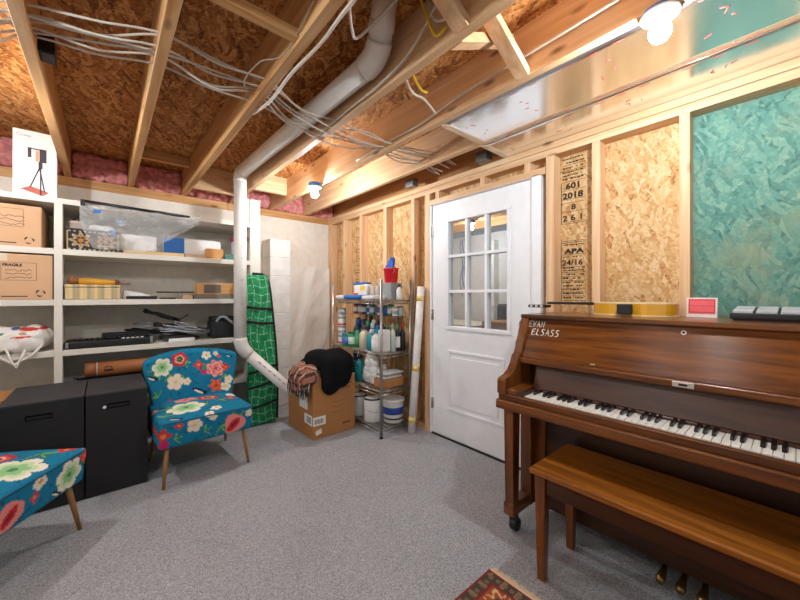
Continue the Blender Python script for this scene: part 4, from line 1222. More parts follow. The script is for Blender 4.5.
jk = blob([((1.58, 2.88, .63), (.20, .20, .085), (0, 0, .3)), ((1.50, 2.85, .66), (.15, .15, .075), (0, .1, .6)), ((1.63, 2.82, .64), (.13, .15, .10)), ((1.67, 2.76, .58), (.10, .12, .14)), ((1.56, 2.69, .55), (.16, .06, .11)), ((1.50, 2.665, .47), (.10, .035, .11), (0, .5, 0)), ((1.42, 2.93, .61), (.09, .10, .05)), ((1.62, 2.67, .52), (.10, .04, .11)), ((1.56, 2.79, .635), (.19, .15, .09)), ((1.41, 2.82, .62), (.08, .10, .04)), ((1.60, 2.69, .56), (.15, .06, .12))], .012, 22, .01, 6, seed=2)
solo(jk, 'fleece_jacket', black_cloth, 'black fleece jacket heaped on the open brown carton', 'jacket')
def plaidcol(p):
    a, b_ = p[:, 0] * .7 + p[:, 1], p[:, 2] * 1.0 - p[:, 0] * .3
    c = np.tile(np.array(C(116, 68, 56)[:3]), (len(p), 1))
    sa, sb = np.sin(a * 80), np.sin(b_ * 80)
    c[sa > .55] = np.array(C(164, 112, 94)[:3]); c[sb > .6] = np.array(C(76, 50, 48)[:3]); c[(sa > .7) & (sb > .5)] = np.array(C(60, 50, 52)[:3])
    c[(sa < -.85)] = np.array(C(196, 164, 146)[:3])
    return c
t = thing('plaid_scarf', 'fringed brown plaid scarf hanging over the corner of the open carton', 'scarf', (1.36, 2.80, .40))
sc = blob([((1.35, 2.84, .575), (.075, .14, .06)), ((1.285, 2.86, .53), (.05, .15, .08)), ((1.29, 2.76, .51), (.05, .09, .085)), ((1.33, 2.69, .53), (.055, .05, .065)), ((1.27, 2.84, .46), (.035, .16, .06))], .01, 6, .014, 12, seed=5)
part(sc, 'cloth', plaid, t, col=plaidcol)
random.seed(8)
mb = MB()
for k in range(70):
    y = 2.66 + .33 * random.random(); x0 = 1.262 + random.uniform(-.015, .015) + max(0, 2.72 - y) * .5; z = .46 + random.uniform(-.02, .04)
    mb.mi = random.choice((0, 0, 1))
    mb.tube([(x0, y, z), (x0 - .012, y + random.uniform(-.015, .015), z - .04), (x0 - .008, y + random.uniform(-.02, .02), z - random.uniform(.07, .10))], .0045, 5)
part(mb, 'fringe', [plain('dark_wool', C(62, 56, 58), .95), plain('pale_wool', C(196, 182, 170), .95)], t)

# plastic sheet on the back wall
mb = MB()
def sheetfn(a, b_):
    x = 1.615 + .585 * a
    z = 1.585 - .035 * math.sin(a * 9) * .3 - b_ * 1.58
    f_ = .05 + .012 * b_ ** .6
    y = BY - .02 - f_ * (.85 + .15 * math.sin((a * 13 + b_ * 3.0) + 2.0 * noise.noise(Vector((a * 3, b_ * 3, 1))))) - .014 * noise.noise(Vector((a * 4 + b_ * 7, b_ * 5, 4))) - .004 * noise.noise(Vector((a * 14 + b_ * 18, b_ * 12, 8)))
    return (x, min(y, BY - .006), max(.004, z + .012 * noise.noise(Vector((a * 8, b_ * 2, 7)))))
mb.grid(sheetfn, 70, 90)
solo(mb, 'plastic_sheet', sheetm, 'cloudy plastic sheeting hanging on the back wall beside the block pillar', 'sheet')

# ==================================================================== WIRE RACK
rk = thing('wire_rack', 'chrome wire shelving rack crowded with paint supplies beside the door', 'rack', (1.965, 2.75, 0))
X0, X1, Y0r, Y1r = 1.80, 2.135, 2.34, 3.16
for x in (X0, X1):
    for y in (Y0r, Y1r):
        p_ = part(MB().tube([(x, y, .015), (x, y, 1.37)], .0125, 12), 'post', steel, rk)
        part(MB().lathe(x, y, [(.016, 0), (.016, .012), (.008, .016)], 12), 'foot', black_plastic, p_)
SZ = (1.19, .724, .40, .075)
for z in SZ:
    mb = MB()
    for zz in (z - .004, z - .034):
        mb.tube([(X0, Y0r, zz), (X1, Y0r, zz)], .004, 6); mb.tube([(X0, Y1r, zz), (X1, Y1r, zz)], .004, 6)
        mb.tube([(X0, Y0r, zz), (X0, Y1r, zz)], .004, 6); mb.tube([(X1, Y0r, zz), (X1, Y1r, zz)], .004, 6)
    for k in range(1, 28): mb.tube([(X0, Y0r + k * .0293, z - .002), (X1, Y0r + k * .0293, z - .002)], .0022, 5)
    for x in (X0 + .11, X0 + .22): mb.tube([(x, Y0r, z - .008), (x, Y1r, z - .008)], .004, 6)
    n = 26
    for x in (X0, X1): mb.tube([(x, Y0r + (Y1r - Y0r) * k / n, z - (.004 if k % 2 else .034)) for k in range(n + 1)], .0028, 5)
    n = 10
    for y in (Y0r, Y1r): mb.tube([(X0 + (X1 - X0) * k / n, y, z - (.004 if k % 2 else .034)) for k in range(n + 1)], .0028, 5)
    part(mb, 'wire_shelf', steel, rk)

def pm(name, col, rough=.4): return plain(name, C(*col), rough)
PW, PG, PT, PB, PN, PK, PR = pm('product_white', (226, 226, 222)), pm('product_green', (54, 142, 92)), pm('product_teal', (24, 146, 158)), pm('product_blue', (54, 102, 184)), pm('product_navy', (46, 64, 110)), pm('product_black', (30, 32, 36)), pm('product_red', (186, 44, 46))
PGY, PBR, PCL = pm('product_grey', (142, 146, 146)), pm('product_brown', (98, 70, 52)), pm('product_pale_green', (186, 200, 190))
def can(label, x, y, z, r_, h, body, band=None, lid=None, group=None, name='paint_can', cat='can', bh=(.2, .7)):
    t = thing(name, label, cat, (x, y, z), group=group)
    part(MB().lathe(x, y, [(r_ * .97, z + .0005), (r_, z + .004), (r_, z + h - .006), (r_ * .96, z + h)], 24), 'body', body, t)
    if lid: part(MB().lathe(x, y, [(r_ * 1.02, z + h - .008), (r_ * 1.02, z + h + .003), (r_ * .9, z + h + .003), (r_ * .88, z + h - .001)], 24), 'lid', lid, t)
    if band: part(MB().lathe(x, y, [(r_ * 1.005, z + h * bh[0]), (r_ * 1.008, z + h * bh[0] + .001), (r_ * 1.008, z + h * bh[1])], 24), 'label_band', band, t)
    return t
def bottle(label, x, y, z, r_, h, body, cap, band=None, group='bottles and sprays on the wire rack', name='bottle'):
    t = thing(name, label, 'bottle', (x, y, z), group=group)
    part(MB().lathe(x, y, [(r_ * .95, z + .0005), (r_, z + .004), (r_, z + h * .62), (r_ * .8, z + h * .70), (r_ * .4, z + h * .78), (r_ * .36, z + h * .84)], 18), 'body', body, t)
    part(MB().lathe(x, y, [(r_ * .45, z + h * .83), (r_ * .48, z + h * .85), (r_ * .46, z + h * .98), (r_ * .4, z + h)], 14), 'cap', cap, t)
    if band: part(MB().lathe(x, y, [(r_ * 1.01, z + h * .14), (r_ * 1.012, z + h * .15), (r_ * 1.012, z + h * .55)], 18), 'label_band', band, t)
    return t
# middle shelf, left: stacked small cans
z2 = SZ[1] + .003
for k in range(4):
    can('small white can with red band, ' + ('bottom of its stack at the rack end', 'second of its stack at the rack end', 'third of its stack at the rack end', 'top of its stack at the rack end')[k], 1.87, 3.10, z2 + k * .094, .042, .088, PW, PR if k % 2 == 0 else PGY, PGY, 'stack of small white cans', bh=(.12, .34) if k % 2 == 0 else (.3, .6))
def tier(specs, z):
    for (lb, kind, x, y, r_, h, m1, m2, m3) in specs:
        if kind == 'b': bottle(lb, x, y, z, r_, h, m1, m2, m3)
        elif kind == 'c': can(lb, x, y, z, r_, h, m1, m3, m2, 'jars and cans on the middle shelf', 'supply_can')
        else: packet('supply_box', lb, x - r_, x + r_, y - r_ * .8, y + r_ * .8, z, z + h, m1, 'boxes on the middle shelf', None, 'box')
tier([('blue green can next to the stacked white cans', 'c', 1.86, 2.985, .05, .12, PG, PB, PB),
      ('green can with pale stripe, middle of the shelf front', 'c', 1.86, 2.88, .045, .14, PG, PK, PCL),
      ('green and black spray can on shelf front behind the beige jug', 'b', 1.87, 2.80, .035, .21, PG, PK, PG),
      ('tall navy bottle behind the green cans', 'b', 1.95, 2.93, .04, .26, PN, PB, PB),
      ('beige jug with brown cap in the shelf middle', 'b', 1.87, 2.69, .05, .22, pm('product_beige', (206, 196, 172)), PBR, None),
      ('teal bottle with white label beside the front post', 'b', 1.87, 2.575, .045, .19, PT, PW, None),
      ('teal bottle with black cap behind the beige jug', 'b', 1.98, 2.64, .045, .24, PT, PK, None),
      ('white bottle with grey label at front post', 'b', 1.85, 2.48, .042, .2, PW, PT, PW),
      ('dark blue bottle at back of middle shelf', 'b', 2.06, 2.85, .045, .30, PN, PK, PB),
      ('green bottle at the back corner by plastic sheet', 'b', 2.04, 3.05, .045, .27, PG, PK, PG),
      ('brown bottle at back of middle shelf', 'b', 2.07, 2.72, .04, .27, PBR, PK, None),
      ], z2)
packet('supply_box', 'white box with grey flap at the rack end near the door, lower row', 1.84, 1.93, 2.37, 2.44, z2, z2 + .20, PW, 'boxes on the middle shelf', None, 'box')
tier([('pale grey tube bottle between white box and dark bottles', 'b', 1.965, 2.385, .026, .25, PCL, PGY, None),
      ('slim dark bottle with white label at rack end', 'b', 2.02, 2.385, .026, .24, PK, PG, PW),
      ('slim black bottle with red cap against the rear post', 'b', 2.085, 2.39, .027, .24, PK, PR, None)], z2)
cols = [('green', PG), ('navy', PN), ('teal', PT), ('white', PW), ('grey', PGY), ('black', PK), ('blue', PB), ('pale green', PCL)]
random.seed(31)
def spray(label, x, y, z, r_, h, body, cap, band):
    t = thing('spray_can', label, 'can', (x, y, z), group='spray cans and bottles of the middle rack shelf')
    part(MB().lathe(x, y, [(r_ * .96, z + .0005), (r_, z + .003), (r_, z + h * .74), (r_ * .86, z + h * .79), (r_ * .5, z + h * .82)], 18), 'body', body, t)
    part(MB().lathe(x, y, [(r_ * .74, z + h * .80), (r_ * .76, z + h * .81), (r_ * .74, z + h * .98), (r_ * .66, z + h)], 14), 'cap', cap, t)
    if band: part(MB().lathe(x, y, [(r_ * 1.01, z + h * .2), (r_ * 1.012, z + h * .21), (r_ * 1.012, z + h * .6)], 18), 'label_band', band, t)
for row, (rx, rn, ys) in enumerate(((1.925, 'second', np.arange(2.47, 3.03, .082)), (1.985, 'third', np.arange(2.49, 2.60, .08)), (2.0, 'fourth', np.arange(2.72, 3.0, .082)))):
    for k, y in enumerate(ys):
        if row == 0 and 2.86 < y < 3.0: continue
        nm, m = cols[(k * 3 + row * 2) % 8]
        _, m2 = cols[(k + row * 3 + 5) % 8]
        spray('%s spray can in %s row of middle rack shelf, %s from its door end' % (nm, rn, ('first', 'second', 'third', 'fourth', 'fifth', 'sixth', 'seventh', 'eighth')[k]), rx, float(y), z2, .027, random.uniform(.22, .28), m, m2, PW if m is not PW else PG)
# upper row of that shelf rests on a narrow wooden riser
ri = thing('shelf_riser', 'narrow board riser holding the upper row of supplies on the middle shelf', 'riser', (1.99, 2.62, z2))
zr = z2 + .315
part(MB().box(2.0, 2.125, 2.37, 3.13, zr - .006, zr), 'board', galv, ri)
for y in (2.48, 3.005): part(MB().box(2.105, 2.122, y, y + .012, z2, zr - .006), 'support', galv, ri)
tier([('small white jar on the riser at rack end', 'c', 2.03, 2.43, .028, .075, PW, PGY, PGY), ('clear jar on the riser beside small white jar', 'c', 2.09, 2.43, .026, .085, PCL, PB, None), ('navy tub in middle of the riser', 'c', 2.06, 2.58, .042, .09, PN, PK, PB), ('black tub on the riser behind beige jug', 'c', 2.075, 2.725, .03, .085, PK, PK, None), ('white bottle on the riser toward the plastic sheet', 'b', 2.06, 2.86, .04, .12, PW, PB, PB), ('grey jar at riser end toward the plastic sheet', 'c', 2.06, 3.0, .045, .1, PGY, PK, PW)], zr + .001)
for k, (y, m, h, lb) in enumerate(((2.50, PG, .1, 'green tub on the riser beside the white jar'), (2.66, PW, .11, 'white tub on the riser between navy and black tubs'), (2.79, PT, .1, 'teal tub on the riser beside the black tub'), (2.93, PBR, .1, 'brown tub on the riser beside the grey jar'), (3.08, PR, .1, 'red tub at the very end of the riser'))):
    can(lb, 2.035, y, zr + .001, .03, h, m, PW if m is not PW else PB, PK, 'jars and cans on the middle shelf', 'supply_can')
# top shelf
z1 = SZ[0] + .003
t = thing('rag_packet', 'flat white and blue plastic packet lying along the rack top', 'packet', (1.90, 2.85, z1), group='packets on the rack top')
part(MB().rbox(1.81, 2.0, 2.70, 2.99, z1, z1 + .045, .02, 8), 'body', blue_m, t)
packet('rag_packet', 'flat white packet at the rack top end toward the plastic sheet', 1.82, 2.0, 2.995, 3.15, z1, z1 + .04, PW, 'packets on the rack top')
packet('rag_packet', 'flat white packet at rack top between the blue packet and front post', 1.83, 1.99, 2.50, 2.69, z1, z1 + .038, PW, 'packets on the rack top')
t = thing('plaster_bag', 'white and yellow printed bag standing behind the blue packet', 'bag', (2.06, 3.02, z1))
part(MB().rbox(2.02, 2.12, 2.88, 3.12, z1, z1 + .155, .02, 8), 'body', PW, t)
part(MB().box(2.017, 2.022, 2.90, 2.99, z1 + .09, z1 + .14), 'print', yellow_m, t); 
part(MB().rbox(2.018, 2.122, 2.93, 3.122, z1 + .150, z1 + .178, .01, 6), 'top_fold', blue_m, t)
part(MB().box(2.016, 2.0195, 3.02, 3.10, z1 + .03, z1 + .065), 'print', red_m, t)
for k, (y, lb) in enumerate(((2.80, 'clear cup on rack top beside the printed bag'), (2.715, 'clear cup on rack top nearer the grey box'))):
    can(lb, 2.06, y, z1, .036, .13, pm('cup_taupe', (196, 182, 170)), None, None, 'clear cups on the rack top', 'plastic_cup', 'cup')
carton('grey_box', 'grey carton on the rack top under the red bucket', 1.99, 2.125, 2.44, 2.60, z1, z1 + .155, PGY)
bottle('black and white bottle in front of the grey carton on rack top', 2.05, 2.395, z1, .026, .14, PW, PK, None)
t = thing('red_bucket', 'small red bucket holding blue gloves on the grey carton', 'bucket', (2.055, 2.52, z1 + .156))
zb = z1 + .157
part(MB().lathe(2.055, 2.52, [(.058, zb), (.06, zb + .004), (.07, zb + .125), (.075, zb + .128), (.075, zb + .138), (.068, zb + .138), (.066, zb + .125), (.055, zb + .02)], 28), 'body', pm('bucket_red', (214, 24, 36)), t)
part(MB().tube([(2.055 - .074 * math.cos(a) * .4 - .05, 2.52 + .076 * math.cos(a), zb + .125 - .06 * math.sin(a)) for a in np.linspace(0, math.pi, 12)], .0025, 5), 'handle', pm('wire_pink', (230, 150, 150)), t)
gl = blob([((2.055, 2.52, zb + .13), (.05, .05, .025)), ((2.05, 2.545, zb + .17), (.012, .016, .055), (.2, 0, 0)), ((2.05, 2.515, zb + .185), (.013, .016, .06), (.05, 0, 0)), ((2.05, 2.49, zb + .165), (.012, .016, .05), (-.3, .2, 0)), ((2.07, 2.53, zb + .19), (.013, .014, .06), (-.15, 0, 0)), ((2.04, 2.565, zb + .15), (.012, .014, .035), (.6, 0, 0)), ((2.07, 2.50, zb + .20), (.012, .013, .045))], .006, 2, .004, 40)
solo(gl, 'work_gloves', pm('glove_blue', (28, 84, 176), .7), 'bunched blue gloves stuffed into the red bucket', 'gloves')
# lower shelf
z3 = SZ[2] + .003
t = thing('plaster_bag', 'tall crumpled white plastic bag standing on the lower rack shelf', 'bag', (1.888, 2.60, z3))
part(blob([((1.888, 2.60, z3 + .012 + .10), (.062, .088, .10)), ((1.888, 2.55, z3 + .012 + .06), (.05, .045, .06)), ((1.888, 2.65, z3 + .012 + .06), (.05, .045, .06)), ((1.888, 2.60, z3 + .012 + .18), (.05, .074, .09)), ((1.888, 2.61, z3 + .012 + .25), (.028, .05, .05))], .008, 3, .010, 18, seed=3), 'body', PW, t)
packet('tile_box', 'tan carton at the rack end holding white sheets', 1.85, 2.10, 2.37, 2.52, z3, z3 + .085, card_dark, None, None, 'box')
for k in range(3):
    solo(MB().rbox(1.86 + .01 * k, 2.07 + .01 * k, 2.375, 2.51, z3 + .087 + k * .017, z3 + .102 + k * .017, .005, 4), 'sanding_sheet', PGY if k % 2 else PW, ('lowest of the pale sheets on the tan carton', 'middle grey sheet on the tan carton', 'topmost pale sheet on the tan carton')[k], 'sheet', 'sheets on the tan carton')
can('white cup behind the tan carton on lower shelf', 2.02, 2.60, z3, .035, .17, PW, None, None, None, 'plastic_cup', 'cup')
bottle('dark teal bottle on lower shelf behind the carton jacket', 1.88, 2.78, z3, .05, .26, PT, PK, None)
for k, z in enumerate((0, .058, .116)):
    can(('bottom grey tin of the stack on lower rack shelf', 'middle grey tin of the stack on lower rack shelf', 'top grey tin of the stack on lower rack shelf')[k], 1.87, 2.90, z3 + z, .055, .054, PGY, PK, PK, 'stacked grey tins', 'small_tin', 'tin')
bottle('navy bottle at far end of lower rack shelf', 1.98, 3.02, z3, .05, .25, PN, PK, None)
# bottom shelf
z4 = SZ[3] + .003
t = can('white paint can on the bottom rack shelf nearest the brown carton', 1.885, 2.80, z4, .075, .19, PW, None, dark_metal, 'paint cans on the bottom rack shelf')
t = can('larger white paint can with metal lid on the bottom rack shelf front', 1.89, 2.585, z4, .083, .205, PW, None, dark_metal, 'paint cans on the bottom rack shelf')
mb = MB().tube([(1.89 + .084 * math.cos(a), 2.585 + .084 * math.sin(a) , z4 + .15 - .06 * math.sin((a - R(90)) / 2 * 1.0)) for a in np.linspace(R(90), R(270), 12)], .002, 5)
part(mb, 'handle', steel, t)
t = thing('joint_compound_bucket', 'white plastic bucket with blue label on bottom rack shelf', 'bucket', (2.02, 2.445, z4))
part(MB().lathe(2.02, 2.445, [(.084, z4 + .0005), (.088, z4 + .006), (.098, z4 + .175), (.102, z4 + .18), (.102, z4 + .195), (.098, z4 + .196)], 32), 'body', PW, t)
part(MB().lathe(2.02, 2.445, [(.104, z4 + .186), (.104, z4 + .206), (.096, z4 + .21), (.09, z4 + .204)], 32), 'lid', PW, t)
part(MB().lathe(2.02, 2.445, [(.0915, z4 + .075), (.0925, z4 + .076), (.0968, z4 + .14), (.0955, z4 + .142)], 32), 'label_band', plain('label_blue', C(34, 66, 150), .4), t)
part(MB().lathe(2.02, 2.445, [(.089, z4 + .03), (.0905, z4 + .031), (.0915, z4 + .045)], 32), 'label_stripe', PK, t)

# cardboard tube and stick by the door
t = thing('cardboard_tube', 'tall white cardboard tube with yellow tape leaning on the studs by the door', 'tube', (2.13, 2.27, 0))
A, B_ = Vector((2.092, 2.273, .002)), Vector((2.18, 2.24, 1.31))
part(MB().tube([A, B_], .034, 20), 'body', plain('white_card_tube', C(232, 228, 226), .6), t)
for k in (.07, .42, .90):
    part(MB().tube([A.lerp(B_, k), A.lerp(B_, k + .035)], .0348, 20), 'tape_band', plain('yellow_tape', C(232, 206, 120), .4), t)
solo(MB().tube([(2.17, 2.33, .002), (2.205, 2.34, 1.52)], .009, 8), 'thin_rod', plain('grey_brown_rod', C(130, 112, 92), .6), 'thin grey rod leaning on the stud behind the white tube', 'rod')

# ==================================================================== PIANO
pn = thing('upright_piano', 'walnut console upright piano standing against the stud wall', 'piano', (1.85, .265, 0))
P0, P1 = -.47, 1.0            # ends
def PP(mb, name, m, par=None, **k): return part(mb, name, m, par or pn, **k)
PP(MB().box(1.745, 2.185, P0 - .012, P1 + .004, 1.105, 1.126), 'lid', piano_y, bevel=.004)
# slanted upper panel
def pan(s_, x, off=0):   # point on the slanted panel: s 0 bottom .. 1 top
    return (1.672 + .095 * s_ - off, x, .905 + .20 * s_ - off * .4)
mb = MB()
q = [(1.672, .905), (1.767, 1.105), (1.80, 1.105), (1.705, .905)]
mb.prism(q, 'y', P0 + .02, P1 - .012)
up = PP(mb, 'upper_panel', piano_panel, bevel=.003)
mb = MB(); mb.box(1.655, 1.72, P0 + .02, P1 - .02, .875, .905); PP(mb, 'music_ledge', piano_y, bevel=.006, seg=3)
mb = MB(); mb.prism([(1.69, .75), (1.70, .75), (1.735, .874), (1.725, .874)], 'y', -.36, .90); PP(mb, 'fallboard', piano_dk)
mb = MB(); mb.box(1.676, 1.70, -.36, .89, .735, .752); PP(mb, 'key_rail', piano_dk, bevel=.004)
for y0, y1 in ((P0, -.36 + .0), (.90, P1)):
    arm = [(1.51, .735), (1.51, .80), (1.518, .812), (1.56, .822), (1.60, .845), (1.625, .875), (1.645, .915), (1.665, .925), (1.74, 1.104), (2.18, 1.104), (2.18, .735)]
    e0, e1 = (y0, y0 + .045) if y0 < 0 else (y1 - .045, y1)
    PP(MB().prism(arm, 'y', e0, e1), 'side_arm', piano_z, bevel=.004)
    PP(MB().box(1.525, 1.72, min(y0, y1) + (0 if y0 > 0 else .045), max(y0, y1) - (.045 if y0 > 0 else 0), .735, .765), 'key_block', piano_x, bevel=.006)
PP(MB().box(1.505, 2.18, P0 - .006, P1 + .006, .66, .705), 'keybed', piano_y, bevel=.006)
PP(MB().box(1.522, 1.545, P0, P1, .705, .735), 'key_slip', piano_y, bevel=.004)
PP(MB().box(1.545, 2.18, P0, P1, .705, .712), 'key_frame', piano_dk)
# keys
wk = (.875 + .347) / 52
white_key = plain('ivory_white', C(236, 232, 222), .3, var=.02); black_key = plain('ebony_black', C(18, 17, 18), .3)
note = 9       # A of the octave (C = 0)
wi = 0
pat = {0: 0, 2: 1, 4: 2, 5: 3, 7: 4, 9: 5, 11: 6}
wmesh = bmesh_ = None
kb, kw = None, None
yk = .875
for n in range(88):
    pc = (9 + n) % 12
    if pc in pat:
        y1 = yk - wi * wk
        if kw is None:
            kw = PP(MB().box(1.552, 1.692, y1 - wk + .0008, y1 - .0008, .716, .738), 'white_key', white_key, bevel=.0015, seg=1)
            k0 = y1
        else:
            c = kw.copy(); COL.objects.link(c); c.location = kw.location + Vector((0, y1 - k0, 0))
        wi += 1
    else:
        yc = yk - wi * wk
        if kb is None:
            kb = PP(MB().prism([(1.603, .7385), (1.610, .751), (1.692, .752), (1.692, .7385)], 'y', yc - .0055, yc + .0055), 'black_key', black_key)
            b0 = yc
        else:
            c = kb.copy(); COL.objects.link(c); c.location = kb.location + Vector((0, yc - b0, 0))
# lower case
for e0, e1 in ((P0, P0 + .06), (P1 - .06, P1)):
    PP(MB().box(1.735, 2.18, e0, e1, .10, .66), 'side_panel', piano_z, bevel=.003)
    l0, l1 = (e0 + .004, e1 - .004)
    ym = (l0 + l1) / 2
    lg_ = PP(MB().frustum((1.60, ym, .16), .026, .024, (1.60, ym, .66), .034, .027), 'leg', piano_z, bevel=.003)
    part(MB().box(1.565, 1.735, l0 - .004, l1 + .004, .10, .165), 'toe_block', piano_x, pn, bevel=.008)
    for cx in (1.62, 2.10):
        cst = PP(MB().box(cx - .012, cx + .012, ym - .02, ym + .02, .05, .10), 'caster', dark_metal)
        part(MB().lathe(0, 0, [(.006, -.02), (.03, -.018), (.034, -.01), (.034, .01), (.03, .018), (.006, .02)], 18, Matrix.Translation((cx + .01, ym, .035)) @ Matrix.Rotation(R(90), 4, 'X')), 'wheel', black_plastic, cst)
PP(MB().box(1.80, 1.83, P0 + .06, P1 - .06, .20, .66), 'lower_panel', shade_wal)
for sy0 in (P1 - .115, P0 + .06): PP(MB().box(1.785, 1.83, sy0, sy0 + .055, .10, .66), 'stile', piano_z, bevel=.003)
PP(MB().box(1.78, 2.18, P0 + .06, P1 - .06, .10, .20), 'bottom_board', shade_wal, bevel=.004)
for y in (.37, .305, .24):
    pd = PP(MB().tube([(1.83, y, .09), (1.78, y, .075), (1.735, y, .066), (1.71, y, .062)], [.008, .011, .018, .012], 10), 'pedal', brass)
PP(MB().box(1.652, 1.656, .252, .318, .880, .901), 'lock_plate', plain('nickel_plate', C(214, 208, 200), .3, metal=.6), bevel=.002)
PP(MB().box(1.6505, 1.653, .272, .298, .886, .894), 'lock_slot', dark_metal)
nrm = Vector((-.237, 0, .095)).normalized()
o_ = Vector(pan(.87, .30)); mx_ = Matrix.Translation(o_) @ nrm.to_track_quat('Z', 'Y').to_matrix().to_4x4()
PP(MB().lathe(0, 0, [(.009, 0), (.009, .0015)], 16, mx_), 'round_badge', paper)
PP(MB().lathe(0, 0, [(.005, .0015), (.005, .002)], 12, mx_), 'badge_mark', black_ink)
# hand lettered chalk marks on the upper panel
mb = MB()
GL = {'E': [[(.9, 1), (.1, .95), (.05, .5), (0, 0), (.9, .05)], [(.05, .52), (.7, .55)]], 'V': [[(0, 1), (.4, 0), (.9, 1)]], 'A': [[(0, 0), (.45, 1), (.9, 0)], [(.2, .4), (.75, .4)]],
      'N': [[(0, 0), (.05, 1), (.8, 0), (.9, 1)]], 'L': [[(.25, 1), (.0, .05), (.75, .0)]], 'S': [[(.85, .95), (.3, 1), (.1, .7), (.75, .4), (.6, .05), (0, .0)]]}
def letter(word, y, s_, h, wd):
    for ch in word:
        for st_ in GL[ch]:
            pts = []
            for (a, b_) in st_:
                pts.append(Vector(pan(s_ + b_ * h, y - a * wd, .0012)))
            mb.tube(pts, .0026, 5)
        y -= wd * 1.28
letter('EVAN', .957, .78, .15, .018)
letter('ELSASS', .93, .58, .15, .0195)
PP(mb, 'chalk_lettering', plain('white_chalk', C(236, 232, 226), .8))
PP(MB().tube([pan(.05, .62), pan(.05, .60)], .003, 6), 'scratch', plain('pale_scratch', C(214, 190, 160), .6))

# things on the piano
ZP = 1.127
gt = thing('small_guitar', 'small yellow bodied guitar lying flat on the piano lid', 'guitar', (2.02, .70, ZP))
def bodyout(n=40):
    pts = []
    for k in range(n):
        a = 2 * math.pi * k / n
        u = math.cos(a)
        wd = .105 + .018 * u - .03 * math.exp(-((u - -.05) / .28) ** 2)
        wd = wd if u < .98 else wd
        pts.append((2.06 + wd * math.sin(a), .555 - .185 * u))
    return pts
bo = bodyout()
part(MB().prism(bo, 'z', ZP + .003, ZP + .062), 'body', [plain('amber_lacquer', C(214, 158, 30), .25, coat=.4)], gt)
def ring2(z0, z1):
    c = [(2.06 + (p[0] - 2.06) * 1.012, .555 + (p[1] - .555) * 1.008) for p in bo]
    return MB().prism(c, 'z', z0, z1)
part(ring2(ZP, ZP + .006), 'binding', plain('cream_binding', C(232, 214, 160), .4), gt)
part(ring2(ZP + .060, ZP + .066), 'binding', MATS['cream_binding'], gt)
part(MB().box(1.955, 1.985, .535, .60, ZP + .008, ZP + .058), 'waist_shadow_patch', black_plastic, gt, bevel=.004)  # black patch stands in for the shadow at the waist
part(MB().box(2.035, 2.085, .70, 1.0, ZP + .05, ZP + .064), 'neck', black_plastic, gt, bevel=.006)
hd = part(MB().box(2.025, 2.095, 1.0, 1.115, ZP + .028, ZP + .045), 'headstock', black_plastic, gt, bevel=.004)
for k in range(3):
    for sx in (-1, 1):
        part(MB().tube([(2.06 + sx * .034, 1.02 + k * .032, ZP + .037), (2.06 + sx * .056, 1.02 + k * .032, ZP + .037)], [.004, .007], 8), 'tuning_peg', PW, hd)
t = thing('red_card', 'small red card in clear sleeve standing on piano lid at the stud', 'card', (2.10, .30, ZP))
mt = Matrix.Translation((2.10, .295, ZP)) @ Matrix.Rotation(R(8), 4, 'Y')
part(MB().box(0, .004, -.054, .054, 0, .092, mt), 'sleeve', plain('sleeve_white', C(226, 214, 208), .3), t)
part(MB().box(-.0012, 0, -.048, .048, .016, .086, mt), 'card_face', plain('card_red', C(230, 92, 98), .5), t)
part(MB().box(-.002, -.001, -.046, .046, .022, .025, mt).box(-.002, -.001, -.046, .046, .052, .054, mt).box(-.002, -.001, -.046, .046, .080, .083, mt).box(-.002, -.001, -.046, -.043, .022, .083, mt).box(-.002, -.001, .043, .046, .022, .083, mt), 'card_print', plain('card_dark_red', C(180, 40, 50), .5), t)
t = thing('drum_pad', 'black pad controller with grey pads on the piano lid', 'instrument', (2.03, -.05, ZP))
part(MB().prism([(1.93, ZP + .006), (2.13, ZP + .006), (2.13, ZP + .048), (1.93, ZP + .030)], 'y', -.30, .185), 'body', black_plastic, t, bevel=.005)
part(MB().box(1.94, 2.12, -.29, .175, ZP, ZP + .006), 'foot', black_plastic, t)
pad_m = plain('pad_grey', C(176, 178, 182), .5)
for k in range(7):
    for r0 in range(2):
        xa = 1.94 + r0 * .094; za = ZP + .0305 + (xa - 1.93) * .09
        part(MB().prism([(xa, za - .004), (xa + .082, za - .004 + .0074), (xa + .082, za + .008 + .0074), (xa, za + .008)], 'y', .176 - k * .066 - .058, .176 - k * .066), 'pad', pad_m, t, bevel=.002)

# bench
bn = thing('piano_bench', 'long walnut piano bench in front of the piano keyboard', 'bench', (1.57, .28, 0))
b0, b1 = -.19, .755
part(MB().box(1.378, 1.755, b0, b1, .468, .492), 'seat', bench_y, bn, bevel=.006, seg=3)
mb = MB().box(1.415, 1.435, b0 + .06, b1 - .06, .385, .468); part(mb, 'apron', shade_wal, bn, bevel=.002)
part(MB().box(1.70, 1.72, b0 + .06, b1 - .06, .385, .468), 'apron', shade_wal, bn, bevel=.002)
for y in (b0 + .05, b1 - .07): part(MB().box(1.435, 1.70, y, y + .02, .385, .468), 'apron', shade_wal, bn, bevel=.002)
for x in (1.437, 1.722):
    for y in (b0 + .03, b1 - .03):
        part(MB().frustum((x, y, 0), .016, .016, (x, y, .468), .025, .024), 'leg', piano_z, bn, bevel=.003)

